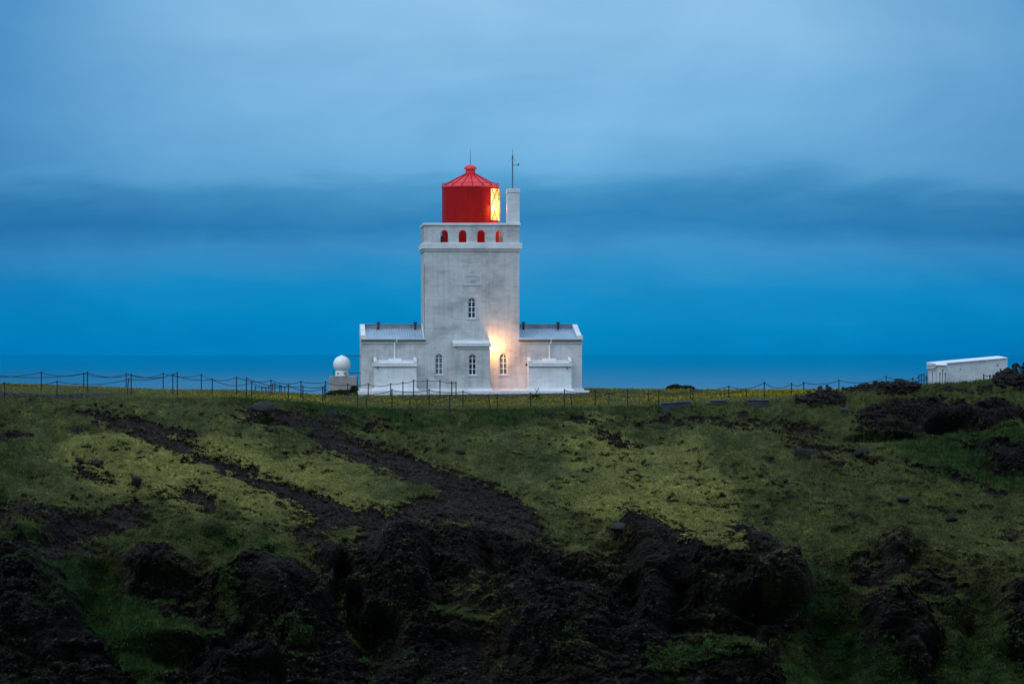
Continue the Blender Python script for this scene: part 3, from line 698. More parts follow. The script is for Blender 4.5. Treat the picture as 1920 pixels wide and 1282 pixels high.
# glazing of the lantern: thin bay a hand's breadth proud of the drum
g = MB(); g.lathe([(lr + .05, zw0), (lr + .05, zw1)], lcx, lcy, 20, wa0, wa1)
for a in (wa0, wa1):
    s_, c_ = math.sin(a), math.cos(a)
    g.add([(lcx + (lr - .01)*s_, lcy - (lr - .01)*c_, zw0), (lcx + (lr + .05)*s_, lcy - (lr + .05)*c_, zw0), (lcx + (lr + .05)*s_, lcy - (lr + .05)*c_, zw1), (lcx + (lr - .01)*s_, lcy - (lr - .01)*c_, zw1)], [(0, 1, 2, 3)])
lw = g.build('lantern_glass', M_LENS, lan, True)
g = MB()
def on(a, z, r=.075): return (lcx + (lr + r) * math.sin(a), lcy - (lr + r) * math.cos(a), z)
nx_ = 3; nz_ = 2
for i in range(nx_):
    for j in range(nz_):
        a0, a1 = wa0 + (wa1 - wa0) * i / nx_, wa0 + (wa1 - wa0) * (i+1) / nx_; q0, q1 = zw0 + (zw1 - zw0) * j / nz_, zw0 + (zw1 - zw0) * (j+1) / nz_
        for (s0, s1, e0, e1) in ((a0, a1, q0, q1), (a0, a1, q1, q0)):
            g.tube([on(s0 + (s1 - s0) * k / 4, e0 + (e1 - e0) * k / 4) for k in range(5)], .022, 5)
g.build('glazing_bar', plain('brass glazing bar', (.16, .11, .02), .5), lw)
# lantern roof
lr2 = 54.6 * sc; ze = LZ(351.5, lcy); zn = LZ(326.5, lcy); rn = 9.2 * sc
g = MB(); g.lathe([(lr, ze - .03), (lr2, ze - .03), (lr2, ze + .05), (rn, zn)], lcx, lcy, 64)
roof = g.build('roof', M_REDROOF, lan, True)
g = MB()
for k in range(16):
    a = R(2.2 + 22.5 * k)
    def rp(r, z): return (lcx + r * math.sin(a), lcy - r * math.cos(a), z)
    g.tube([rp(lr2 - .01, ze + .07), rp(rn + .01, zn + .03)], .022, 5)
    g.tube([rp(lr2 - .06, ze + .07), rp(lr2 - .06, ze + .22)], .014, 5)
g.build('roof_seam', M_RED, roof)
g = MB(); ring = [(lcx + (lr2 - .06) * math.sin(R(5 * k)), lcy - (lr2 - .06) * math.cos(R(5 * k)), ze + .22) for k in range(73)]; g.tube(ring, .016, 6, False); g.build('roof_rail', M_RED, roof)
g = MB(); zv = LZ(316.5, lcy); g.lathe([(rn, zn - .03), (rn - .01, zv)], lcx, lcy, 32)
cr = 12 * sc; za = LZ(309, lcy)
g.lathe([(.01, zv - .03), (cr, zv - .03), (cr, zv + .03), (cr * .82, zv + (za - zv) * .55), (cr * .45, zv + (za - zv) * .9), (.01, za)], lcx, lcy, 32)
g.build('roof_vent', M_REDROOF, roof, True)
g = MB(); g.tube([(lcx, lcy, za - .02), (lcx, lcy, LZ(281, lcy))], .022, 6, True, .012); g.build('lightning_rod', M_MAST, roof)

# wings
RD = 4.2   # run of the roof slope
def wing(side):
    if side < 0: a, b = wx0, xL; oa, ob = wx0, LX(797.5)      # a outer
    else: a, b = xR, wx1; oa, ob = LX(972.8), wx1
    ze_ = LZ(636.0); zu = LZ(616.2, RD); zr = LZ(608.3, RD)
    w = MB(); eps = .002
    w.box(a, b - eps if side < 0 else b, 0 if side < 0 else 0, 5.4, Z0, ze_ - .08) if False else None
    x0_, x1_ = (a, b - .001) if side < 0 else (a + .001, b)
    w.prism_x(x0_, x1_, [(0, Z0), (5.6, Z0), (5.6, zu - .08), (RD, zu - .08), (0, ze_ - .08)])
    ww = w.build('wing', M_WALL, LH)
    # cornice line below the gutter
    g = MB(); g.box(oa + .02, ob - .02, -.07, -.001, LZ(643.4), LZ(641.6)); g.build('eaves_moulding', M_TRIM, ww)
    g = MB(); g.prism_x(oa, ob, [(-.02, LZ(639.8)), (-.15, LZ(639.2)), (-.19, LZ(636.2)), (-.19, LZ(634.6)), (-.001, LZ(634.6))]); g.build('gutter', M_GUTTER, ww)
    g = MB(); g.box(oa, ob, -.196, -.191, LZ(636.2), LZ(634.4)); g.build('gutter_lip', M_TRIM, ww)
    # corrugated sheet
    pw_ = .27; inner0, inner1 = (a + pw_, b + .0) if side < 0 else (a, b - pw_)
    n = int((inner1 - inner0) / .022); vs = []; fs = []
    zlow = LZ(634.2)
    for i in range(n + 1):
        x = inner0 + (inner1 - inner0) * i / n; h = .016 * math.sin(x * 2 * math.pi / .15)
        vs += [(x, -.16, zlow - .02 + h), (x, RD, zu + .01 + h)]
    for i in range(n): fs.append((2*i, 2*i+2, 2*i+3, 2*i+1))
    g = MB(); g.add(vs, fs); rf = g.build('wing_roof', M_ROOF, LH, True)
    g = MB(); g.box(inner0, inner1, RD - .02, RD + .1, zu - .05, zr); g.prism_x(inner0, inner1, [(RD + .1, zr - .001), (5.7, zu - .1), (5.7, zu - .15), (RD + .1, zu - .1)]); g.build('ridge_board', M_RIDGE, rf)
    g = MB(); g.box(inner0, inner1, RD - .06, RD + .14, zr, zr + .03); g.build('ridge_flashing', M_ROOF, rf)
    # gable parapet
    pa, pb = (a - .02, a + pw_) if side < 0 else (b - pw_, b + .02)
    g = MB(); g.prism_x(pa, pb, [(-.04, LZ(637)), (-.04, LZ(632.5)), (.25, LZ(629.8)), (RD, LZ(608.5, RD) + .02), (RD + .3, LZ(608.5, RD) + .02), (5.7, zu), (5.7, zu - .35), (.0, LZ(640))]); g.build('gable_parapet', M_TRIM, LH, bevel=.012)
    g = MB(); g.box(pa - .02, pb + .03, -.10, .22, LZ(638), LZ(628.6)); g.build('kneeler', M_WALL2, LH, bevel=.012)
    if side < 0:
        g = MB(); xx = LX(795.4); g.prism_x(xL - .05, xL - .002, [(-.06, LZ(636)), (-.06, LZ(632)), (RD, LZ(606, RD)), (RD, LZ(612, RD))]); g.build('roof_flashing', M_TRIM, rf)
    for q in ((709.5, 778.5) if side < 0 else (981.5, 1046.5)):
        vx = LX(q, RD - .5); g = MB(); zb_ = LZ(617, RD - .5)
        g.tube([(vx, RD - .5, zb_ - .1), (vx, RD - .5, LZ(605.5, RD - .5))], .07, 10)
        g.tube([(vx, RD - .5, LZ(607, RD - .5)), (vx, RD - .5, LZ(603.5, RD - .5))], .11, 10)
        if q in (709.5,): g.tube([(vx - .1, RD - .5, zb_ - .05), (vx - .02, RD - .5, LZ(607, RD - .5))], .02, 6)
        g.build('roof_vent', M_DARK, rf, True)
    # downpipe and hopper
    cxp = 744.5 if side < 0 else 1033; cyp = 739.8 if side < 0 else 1030
    g = MB(); za1, za2 = LZ(636), LZ(639.5 if side < 0 else 641.5); zb1 = LZ(641.5 if side < 0 else 646)
    g.tube([(LX(cxp), -.24, za1), (LX(cxp), -.24, za2), (LX(cyp), -.07, zb1), (LX(cyp), -.07, LZ(673))], .045, 8); g.build('downpipe', M_WHITE, LH, True)
    g = MB(); hx = (728, 753) if side < 0 else (1017, 1042.5); g.box(LX(hx[0]), LX(hx[1]), -.40, -.02, LZ(677.5), LZ(671.8)); g.build('rain_hopper', M_WHITE, LH, bevel=.015)
    # small front annexe
    AP = 1.0; y0 = -AP
    e0, e1 = ((701.5, 781) if side < 0 else (991, 1071.5)); ax0, ax1 = LX(e0, y0), LX(e1, y0)
    zf1, zf0 = LZ(680.6, y0), LZ(687.3, y0); zback = LZ(674.6)
    g = MB(); g.prism_x(ax0, ax1, [(y0, Z0), (-.001, Z0), (-.001, zback - .06), (y0, zf0)]); an = g.build('annexe', M_WALL2, LH)
    g = MB(); g.prism_x(ax0 + .16, ax1 - .16, [(y0 - .07, zf0), (y0 - .07, zf1), (-.002, zback), (-.002, zback - .058), (y0 + .1, zf0)]); g.build('annexe_roof', M_WALL2, an)
    for (q0, q1) in ((ax0 - .02, ax0 + .158), (ax1 - .158, ax1 + .02)):
        g = MB(); g.prism_x(q0, q1, [(y0 - .075, zf0 - .0), (y0 - .075, LZ(676.5, y0)), (y0 + .25, LZ(674.5, y0)), (-.002, LZ(669.3)), (-.002, zback - .2), (y0 + .1, zf0)]); g.build('annexe_parapet', M_TRIM, an, bevel=.01)
    g = MB(); g.box(ax0, ax1, y0 - .03, y0 - .001, zf0 - .035, zf0 - .001); g.build('shadow_strip', M_DARKCONC, an)  # dark strip standing in for the shadow line under the fascia
    # floodlight fittings and a dark spout
    def fitting(px_, py_, yl, mat_, r=.06):
        x, z = L(px_, py_, yl); g = MB(); g.tube([(x, yl, z), (x, yl - .12, z - .02)], r, 8); g.box(x - .012, x + .012, yl - .06, yl + .03, z - .02, z + r + .05); g.build('floodlight', mat_, an)
    if side < 0: fitting(698.6, 684, y0 + .25, M_WHITE); fitting(783.8, 683, y0 + .25, M_WHITE); fitting(708, 689.5, y0 - .05, M_DARK, .035)
    else: fitting(987, 683.5, y0 + .25, M_DARK); fitting(1073.8, 683.5, y0 + .25, M_WHITE); fitting(1063, 690.3, y0 - .05, M_DARK, .035)
wing(-1); wing(1)

# porch
PD = 1.3; y0 = -PD
qx0, qx1 = LX(853.5, y0), LX(919, y0)
zt0, zt1 = LZ(650.2, y0), LZ(643.3, y0)
ow = op(885.8, 15.5, 664, 703.3, y0)
g = MB(); wall_openings(g, qx0, qx1, Z0, zt0, y0, .3, [ow]); g.box(qx0, qx1, y0 + .5, -.002, Z0, zt0)
g.box(qx0, qx0 + .3, y0 + .3, y0 + .5, Z0, zt0); g.box(qx1 - .3, qx1, y0 + .3, y0 + .5, Z0, zt0)
porch = g.build('porch', M_WALL, LH)
arched_window(*ow, y0 + .12, M_GLASS)
g = MB(); c0, c1 = LX(849.5, y0), qx1 + .05
g.prism_x(c0, c1, [(y0 - .12, zt0 + .02), (y0 - .12, zt1), (-.002, LZ(637.8)), (-.002, LZ(637.8) - .2), (y0 - .0, zt0 + .02)]); g.build('porch_roof', M_WALL2, LH, bevel=.012)
g = MB(); g.box(qx0 + .12, qx1 - .1, y0 - .06, y0 - .001, LZ(653.4, y0), LZ(651.8, y0)); g.build('porch_moulding', M_TRIM, porch)
g = MB(); g.box(qx0 - .03, qx1 + .02, y0 - .03, -.003, zt0 + .001, zt0 + .018); g.build('shadow_strip', M_DARKCONC, porch)  # dark strip painting the shadow below the porch roof edge
# plinth in one run with steps round every projection
g = MB(); zpl = LZ(728.2); G_ = .12
g.box(wx0 - G_, LX(701.5, -1) - G_, -G_, 0 - .003, Z0 - .3, zpl)
ax = [LX(701.5, -1) - G_, LX(781, -1) + G_, qx0 - G_, qx1 + G_, LX(991, -1) - G_, LX(1071.5, -1) + G_, wx1 + G_]
g.box(ax[0], ax[1], -1 - G_, -.003, Z0 - .3, zpl + .01); g.box(ax[1], ax[2], -G_, -.003, Z0 - .3, zpl)
g.box(ax[2], ax[3], y0 - G_, -.003, Z0 - .3, zpl + .01); g.box(ax[3], ax[4], -G_, -.003, Z0 - .3, zpl); g.box(ax[4], ax[5], -1 - G_, -.003, Z0 - .3, zpl + .01)
g.box(ax[5], ax[6], -G_, -.003, Z0 - .3, zpl)
g.box(wx0 - G_, wx0 - .003, 0, 5.6, Z0 - .3, zpl); g.box(wx1 + .003, wx1 + G_, 0, 5.6, Z0 - .3, zpl)
g.build('plinth', M_PLINTH, LH, bevel=.02)
g = MB(); g.box(wx0 - .22, wx1 + .32, y0 - .35, -.12, Z0 - .6, LZ(732.2, -1.5)); g.build('footing', M_PLINTH, LH, bevel=.02)
# lit wall lamp on the porch flank
lx, lz = L(919.9, 651.5, -.62)
g = MB(); g.box(qx1 + .001, lx - .05, -.65, -.59, lz + .05, lz + .1); g.tube([(lx, -.62, lz + .04), (lx, -.62, lz + .12)], .07, 10); lamp = g.build('wall_lamp', M_DARK, LH)
g = MB(); g.lathe([(.001, lz - .09), (.05, lz - .07), (.075, lz), (.06, lz + .045), (.001, lz + .05)], lx, -.62, 16); g.build('bulb', M_BULB, lamp, True)
pd = bpy.data.lights.new('lamp_light', 'POINT'); pd.energy = 160; pd.color = (1, .39, .10); pd.shadow_soft_size = .09
pl_ = bpy.data.objects.new('lamp_light', pd); C.objects.link(pl_); pl_.parent = lamp; pl_.location = (lx + .11, -.62, lz - .03)
# unseen light added outside the lantern glass, for the orange glow on the drum
ld = bpy.data.lights.new('drum_glow_light', 'POINT'); ld.energy = 200; ld.color = (1, .50, .16); ld.shadow_soft_size = .2
ll = bpy.data.objects.new('drum_glow_light', ld); C.objects.link(ll); ll.parent = lan
am = R(60); ll.location = (lcx + (lr + .42) * math.sin(am), lcy - (lr + .42) * math.cos(am), LZ(392, lcy))

# ------------------------------------------------------------------ radome, block, pipes
def W(px, py, d): return Vector(((px - 960) / F * d, d, CZ - (py - HV) / F * d))
rd = 231.0; k = rd / F
b0 = W(617, 705, rd); b1 = W(669, 737, rd)
blk = empty('concrete_block', ((b0.x + b1.x) / 2, rd + .8, b1.z))
tag(blk, 'grey concrete block carrying the white dome, left of the lighthouse', 'concrete block')
hw = (b1.x - b0.x) / 2; hh = b0.z - b1.z
g = MB(); g.box(-hw, hw, -.8, .8, -.6, hh); g.build('block', M_BLOCK, blk, bevel=.03)
g = MB(); g.box(-hw + .3, hw - .55, -.815, -.801, hh - .02, hh - .001); g.build('top_edge_strip', M_DARKCONC, blk)  # thin dark strip along the upper front edge of the block
rc = W(640.3, 683, rd); base = W(641.5, 704.8, rd)
ra = empty('radome', (rc.x, rd + .5, b0.z)); tag(ra, 'white spherical radome with pointed top sitting on the grey concrete block', 'radome')
r = 16.3 * k; zc_ = rc.z - b0.z
prof = [(r * math.sin(a), zc_ - r * math.cos(a)) for a in np.linspace(R(50), R(172), 26)] + [(r * .10, zc_ + r * 1.03), (.02, zc_ + r * 1.08), (.001, zc_ + r * 1.08)]
g = MB(); g.lathe(prof, 0, 0, 40); g.build('dome', M_RADOME, ra, True)
g = MB(); g.lathe([(r * .74, 0), (r * .74, .26), (r * .70, zc_ - r * .70)], 0, 0, 40); g.lathe([(.001, .0), (r * .78, 0), (r * .78, .04), (r * .74, .05)], 0, 0, 40); dbase = g.build('dome_base', M_WHITE, ra, True)
for s, w_ in ((-1, .05), (1, .09)):
    g = MB(); aa = R(38 * s); g.box(s * r * .45 - w_, s * r * .45 + w_, -r * .74 - .01, -r * .55, .15, .19); g.build('vent_slot', M_DARK, dbase)
g = MB(); g.tube([(-r * .98, .3, 0), (-r * .98, .3, .45)], .02, 6); g.build('side_post', M_DARK, ra)
for (pxa, pya, lab) in ((643, 667, 'thin dark pipe running from the top of the radome to the lighthouse wall'), (655, 699.3, 'thin dark pipe running from the foot of the radome to the lighthouse wall')):
    a_ = W(pxa, pya, rd + .9); b_ = W(677, pya, 230.5); b_.x += .1
    g = MB(); g.tube([(0, 0, 0), tuple(b_ - a_)], .028, 6); o = g.build('service_pipe', M_DARK); o.location = a_; tag(o, lab, 'pipe')

# ------------------------------------------------------------------ flat-roofed outbuilding at the right
def outbuilding():
    d0 = 214.0
    # front corner at px 1755; the long face runs right and away, the short face runs left and away
    c = Vector(((1755 - 960) / F * d0, d0, 0))
    dR = d0 + 2.4; rt = Vector(((1889 - 960) / F * dR, dR, 0))
    dLt = d0 + 4.6; lf = Vector(((1740.5 - 960) / F * dLt, dLt, 0))
    ex = (rt - c); ey = (lf - c); far = c + ex + ey
    def z(py, d): return CZ - (py - HV) / F * d
    o = empty('outbuilding', (c.x, c.y, z(729, d0)))
    tag(o, 'white flat roofed concrete outbuilding with sloping parapet on the stony rise at right', 'outbuilding')
    base = Vector((c.x, c.y, z(729, d0)))
    zc0, zcR, zcL = z(684, d0), z(671.5, dR), z(686, dLt); zb = base.z - .8
    def pr(mb, P4, zt4, zb4):
        vs = [(p.x - base.x, p.y - base.y, b - base.z) for p, b in zip(P4, zb4)] + [(p.x - base.x, p.y - base.y, t - base.z) for p, t in zip(P4, zt4)]
        mb.add(vs, [(0, 3, 2, 1), (4, 5, 6, 7), (0, 1, 5, 4), (1, 2, 6, 5), (2, 3, 7, 6), (3, 0, 4, 7)])
    P4 = [c, rt, far, lf]; zf = zcR - .0
    g = MB(); pr(g, P4, [zc0, zcR, zcR + .04, zcL], [zb] * 4); body = g.build('wall', M_WALL2, o)
    u = ex.normalized(); w = ey.normalized(); e = .10
    Q = [c - u*e - w*e, rt + u*.0 - w*e, far + u*.0 + w*e, lf - u*e + w*e]
    g = MB(); pr(g, Q, [z(681, d0), z(670.3, dR), z(667, dR + 4), z(679, dLt)], [zc0 + .002, zcR + .002, zcR + .042, zcL + .002]); g.build('roof', M_WHITE, o, bevel=.01)
    # corbelled mouldings of the short face
    for i, (py, gw) in enumerate(((687.5, .12), (690.5, .05))):
        A = [c - w*0 - u*gw, c - u*.0, lf - u*.0 + w*gw, lf - u*gw + w*gw]
        g = MB(); pr(g, A, [z(py, d0)] * 2 + [z(py + 1, dLt)] * 2, [z(py + 2.6, d0)] * 2 + [z(py + 3.2, dLt)] * 2); g.build('moulding', M_TRIM, o)
    # bay with slits
    d1 = d0 - .25; a = c - w*.28 + u*.06; bq = a + u * (20.5 / F * d0)
    B4 = [a, bq, bq + w*.279, a + w*.279]
    g = MB(); pr(g, B4, [z(685.5, d0)] * 4, [zb] * 4); bay = g.build('bay', M_WALL2, o)
    B5 = [a - u*.1 - w*.12, bq + u*.05 - w*.12, bq + u*.05 + w*.275, a - u*.1 + w*.275]
    g = MB(); pr(g, B5, [z(683.7, d0)] * 2 + [z(681.2, d0)] * 2, [z(685.2, d0)] * 4); g.build('bay_roof', M_WHITE, bay)
    for (px_, py_) in ((1761, 700), (1767, 693.5), (1773, 700)):
        s = (px_ - 1755.3) / 20.5 ; p0 = a + u * (px_ - 1755.3) / F * d0 - w * .012
        g = MB(); zt_ = z(py_, d0) - base.z; q = p0 - base
        g.tube([(q.x, q.y - .005, zt_), (q.x + w.x*.01, q.y + .02, zt_)], .045, 10)
        g.add([(q.x - .018, q.y, zt_), (q.x + .018, q.y, zt_), (q.x + .018, q.y, z(722, d0) - base.z), (q.x - .018, q.y, z(722, d0) - base.z)], [(0, 1, 2, 3)])
        g.build('slit', M_DARKCONC, bay)
    m = c + ey * .45 - u * .012 - base; zt_ = z(699, d0 + 2) - base.z
    g = MB(); g.tube([(m.x - .01, m.y, zt_), (m.x + .02, m.y, zt_)], .10, 10); g.box(m.x - .012, m.x + .01, m.y - .05, m.y + .05, zt_ - .7, zt_); g.build('slit', M_DARKCONC, o)
    p = c + ex * .86 - w * .02 - base; zz = z(684.3, dR) - base.z
    g = MB(); g.tube([(p.x, p.y, zz), (p.x, p.y + .05, zz)], .045, 10); g.build('wall_hole', M_DARK, o)
    p = c + ex * .34 - w * .02 - base; zz = z(692, d0 + .9) - base.z
    g = MB(); g.tube([(p.x, p.y, zz), (p.x, p.y + .05, zz)], .025, 10); g.build('wall_hole', M_DARK, o)
outbuilding()

# ------------------------------------------------------------------ rope fences
def fence(label, posts, extra_d=None, group='rope fences on the headland', links=None, sag=.2):
    pts = []
    for q in posts:
        px, top, bot = q[:3]
        if len(q) > 3: d = q[3]
        else: d = min(max(d_of(px, bot), 207), 249)
        x = (px - 960) / F * d; gz = ground_z(x, d)
        pts.append((Vector((x, d, gz)), CZ - (top - HV) / F * d, (q[4] if len(q) > 4 else 0) / F * d))
    o = empty('rope_fence', pts[0][0]); tag(o, label, 'rope fence', group); b = pts[0][0]
    for p, zt_, lean in pts:
        q = p - b; H = zt_ - b.z
        g = MB(); g.tube([(q.x - lean, q.y, q.z - .5), (q.x, q.y, H)], .034, 6); g.tube([(q.x, q.y, H - .10), (q.x, q.y, H - .05)], .042, 6); g.build('post', M_POST, o)
    for i in range(len(pts) - 1):
        if links and i in links: continue
        (p, za_, _), (q, zb_, _) = pts[i], pts[i+1]
        a = Vector((p.x, p.y, za_ - .07)) - b; c = Vector((q.x, q.y, zb_ - .07)) - b
        sg = min(.26, .06 * (c - a).length) * random.uniform(.8, 1.25)
        g = MB(); g.tube([a.lerp(c, k / 12) - Vector((0, 0, sg * 4 * (k/12) * (1 - k/12))) for k in range(13)], .019, 5, False); g.build('rope', M_ROPE, o)
    return o
fence('sagging rope fence of dark posts along the skyline above the gravel path, far left',
      [(-95, 697, 737), (77.5, 696, 737), (164, 696.5, 736), (246, 700, 741), (324, 700, 740), (398, 709, 742), (472, 715, 748), (540.6, 720, 756), (604.8, 725, 757), (670.5, 737, 767), (735, 729, 768), (804.5, 729, 768), (868, 732, 767), (932.5, 738, 767), (995, 735, 766)])
fence('rope fence standing farther back, running from the left skyline past the radome to the porch',
      [(-20, 699, 722), (157, 698, 727), (236.5, 698.5, 729), (306, 698, 731.5), (377.5, 700, 732), (443.5, 705, 741), (508, 711, 742), (564.4, 713.5, 746), (610.6, 714, 748), (652, 719, 744), (690.5, 718, 744), (732.5, 718, 749), (755.5, 715, 748), (775.5, 711, 745), (801, 711, 744), (825, 712, 744), (847, 715, 744), (855, 715, 744)])
fence('low rope fence beside the dark gravel path at the left edge',
      [(-110, 721, 758), (8.5, 716, 753), (107, 713, 753), (241, 709, 747, 219, 4), (332.5, 697, 743), (462, 706.6, 749), (568, 722, 752), (608, 722, 755)], links=[4])
fence('short rope fence of leaning posts in front of the left wing among the yellow flowers',
      [(687, 745, 768), (768.5, 744, 774), (843.5, 739, 776), (916, 740, 768, 216, -6)])
fence('rope fence running in front of the right wing along the edge of the flowers',
      [(1058.5, 729, 767), (1116, 732, 767), (1177, 730, 764), (1235, 729, 766), (1299, 728, 752), (1366.5, 722, 750), (1433, 715, 751), (1484, 717, 742), (1507, 715, 743), (1573, 711, 741), (1661.5, 704, 733), (1755, 702, 730), (1840.5, 700, 724)])
fence('rope fence of thin leaning posts in the flower meadow between right wing and concrete slabs',
      [(1070, 737, 768, 216, -4), (1142, 735, 760), (1215, 736, 762, 219, -3), (1294.5, 729, 754), (1399, 728, 752, 217, -3)])
fence('distant little rope fence on the skyline behind the radome gap',
      [(479, 723, 736, 246), (491, 725, 736, 246), (498.5, 725, 736, 246), (504, 723, 736, 246), (511, 718, 736, 246), (515.5, 718, 737, 246), (524.5, 720, 737, 246), (527.5, 722, 737, 246), (534, 724, 738, 246)])
fence('distant cluster of short rope posts behind the rubble wall left of the outbuilding',
      [(1603, 721, 730, 240), (1610, 722, 730, 240), (1620, 718, 730, 240), (1624, 717, 730, 240), (1634, 719, 730, 240), (1641, 718, 730, 240), (1652, 721, 730, 240), (1670, 718, 729, 238), (1678.5, 715, 729, 238), (1693, 711, 729, 236), (1711.5, 707, 729, 236), (1723, 702, 729, 234), (1727.5, 700, 729, 234), (1732.5, 700, 729, 234), (1737.5, 704, 729, 232)])
fence('short rope fence climbing the stones in front of the outbuilding at the far right',
      [(1844.5, 701, 726, 212), (1856, 702, 722, 212), (1864, 703, 726, 211), (1871.5, 707, 720, 212), (1876, 691, 716, 212), (1884, 694, 712, 212), (1902, 690, 708, 212)])

# ------------------------------------------------------------------ stones, walls, boulders
M_STONE = None
def stone_mat(name, lo, hi):
    m, t, b = new_mat(name); tc = N(t, 'ShaderNodeTexCoord'); ob = tc.outputs['Object']
    n = noise_(t, ob, 5, 6, .7); n2 = noise_(t, ob, 1.3, 3)
    c = mix_(t, math_(t, 'MULTIPLY', n2, .6), ramp_(t, n, [(.3, lo), (.7, hi)]), tuple(x * .7 for x in lo))
    t.links.new(c, b.inputs['Base Color']); b.inputs['Roughness'].default_value = .9; b.inputs['Specular IOR Level'].default_value = .2
    bump_(t, b, n, .8, .05); return m
M_STONE = stone_mat('dark basalt stones', (.006, .0053, .0046), (.036, .032, .028))
M_STONE2 = stone_mat('grey lichen stones', (.014, .014, .014), (.060, .060, .060))
ICO = None
def ico(sub=1):
    bm = bmesh.new(); bmesh.ops.create_icosphere(bm, subdivisions=sub, radius=1)
    v = np.array([x.co[:] for x in bm.verts]); f = np.array([[x.index for x in q.verts] for q in bm.faces]); bm.free(); return v, f
IV, IF = ico(1); IV2, IF2 = ico(3)
def lumps(name, centres, sizes, mat, squash=.65, seed=1, jit=.28):
    rg = np.random.default_rng(seed); n = len(centres); nv = len(IV)
    sc_ = sizes[:, None, None] * (1 + rg.uniform(-jit, jit, (n, nv, 1))); ax = rg.uniform(.65, 1.25, (n, 1, 3)); ax[..., 2] *= squash
    V = IV[None] * sc_ * ax
    a = rg.uniform(0, 6.28, n); ca, sa = np.cos(a)[:, None], np.sin(a)[:, None]
    V = np.stack([V[..., 0]*ca - V[..., 1]*sa, V[..., 0]*sa + V[..., 1]*ca, V[..., 2]], -1) + centres[:, None]
    Fc = (IF[None] + (np.arange(n) * nv)[:, None, None]).reshape(-1, 3)
    return tri_mesh(name, V.reshape(-1, 3), Fc, mat)
def tri_mesh(name, V, Fc, mat):
    me = bpy.data.meshes.new(name); me.vertices.add(len(V)); me.vertices.foreach_set('co', V.astype(np.float32).ravel())
    me.loops.add(Fc.size); me.loops.foreach_set('vertex_index', Fc.astype(np.int32).ravel())
    me.polygons.add(len(Fc)); me.polygons.foreach_set('loop_start', np.arange(0, Fc.size, 3, dtype=np.int32)); me.polygons.foreach_set('loop_total', np.full(len(Fc), 3, np.int32))
    me.update(calc_edges=True); me.materials.append(mat); o = bpy.data.objects.new(name, me); C.objects.link(o); return o
GRX, GRY, GRZ = Xn[3:], Yn[3:], Zn[3:]; VM = vmask[3:]; LU = lush[3:]; PA = path[3:]
def surf(px, v, jig=0):
    """the displaced ground point of column px seen at nominal row v"""
    ci = int(np.clip(np.searchsorted(pxs, px), 0, NC - 1)); col = Vv[:, ci]
    ri = int(np.argmin(np.abs(col - v))); return np.array([GRX[ri, ci], GRY[ri, ci], GRZ[ri, ci]])
def wall_of_stones(label, cells, seed, sizes=(.05, .15), n=150, hz=.5, mat=None):
    rg = np.random.default_rng(seed); pts = []; sz = []
    for (px, v0, v1, hh) in cells:
        for k in range(int(n / len(cells))):
            p = surf(px + rg.uniform(-14, 14), rg.uniform(v0, v1)) + np.array([0, 0, rg.uniform(-.05, hh)]); pts.append(p); sz.append(rg.uniform(*sizes) * (1.0 if rg.random() > .15 else 1.4))
    pts = np.array(pts); o0 = pts.mean(0); o = lumps('rubble_wall', pts - o0, np.array(sz), mat or M_STONE, .6, seed); o.location = o0
    tag(o, label, 'rubble wall'); return o
wall_of_stones('low heap of dark rubble where the flower meadow ends, right of the concrete slabs',
               [(1505, 757, 762, .25), (1525, 745, 772, .35), (1548, 742, 768, .45), (1570, 744, 765, .3)], 3, n=420)
wall_of_stones('long dry rubble wall with pale stones left of the outbuilding',
               [(1600, 735, 742, .25), (1625, 731, 742, .4), (1650, 729, 745, .5), (1672, 729, 748, .55), (1690, 732, 748, .45), (1710, 733, 742, .3)], 4, n=800)
wall_of_stones('scattered stones at the foot of the white outbuilding',
               [(1765, 737, 745, .02), (1785, 737, 745, .02), (1812, 738, 746, .02), (1845, 733, 742, .08)], 5, n=160)
wall_of_stones('high heap of dark rubble against the right edge of the view',
               [(1875, 716, 730, .25), (1892, 711, 735, .5), (1912, 708, 740, .65), (1935, 706, 738, .7), (1965, 706, 738, .7)], 6, n=900, sizes=(.07, .19))
def boulder(label, px, v, sx_, sy2, sz_, seed, mat=M_STONE, lift=.05, d=None):
    p = surf(px, v); rg = np.random.default_rng(seed)
    n1 = fbm(IV2[:, 0]*1.3 + seed, IV2[:, 1]*1.3, IV2[:, 2]*1.3, 3, .55); n2 = fbm(IV2[:, 0]*3 + seed, IV2[:, 1]*3, IV2[:, 2]*4, 3, .6, True)
    V = IV2 * (1 + .25*n1)[:, None]
    for kk in range(16):
        q = rg.normal(size=3); q /= np.linalg.norm(q); c_ = rg.uniform(.55, .85); ov = np.maximum(0, V @ q - c_); V = V - ov[:, None] * q * .93
    V = V * (1 + .07*n2)[:, None] * np.array([sx_, sy2, sz_]) * 1.2
    o = tri_mesh('boulder', V, IF2, mat); o.location = p + np.array([0, 0, sz_ * lift]); tag(o, label, 'boulder', 'boulders on the slope'); return o
boulder('rounded dark boulder alone on the green slope below the rubble heap', 1509, 851, .62, .6, .42, 1)
boulder('small dark boulder right of the big rounded one on the slope', 1618, 851, .42, .4, .26, 2)
boulder('flat pale topped slab of rock just below the meadow edge at left', 492, 777, .70, .6, .34, 23, M_STONE2)
boulder('tilted slab tucked below the pale topped rock at left', 515, 789, .45, .5, .22, 4)
boulder('small black boulder in the bright moss at left', 256, 911, .30, .3, .32, 5)
boulder('black stone with mossy side high on the left moss', 180, 868, .34, .3, .28, 6)
boulder('lone dark stone low on the right hand grass slope', 1782, 970, .32, .3, .2, 7)
boulder('dark stone halfway down the right hand grass slope', 1691, 940, .28, .3, .2, 8)
boulder('pale small boulder at the right edge of the grass slope', 1895, 1000, .25, .25, .22, 9, M_STONE2)
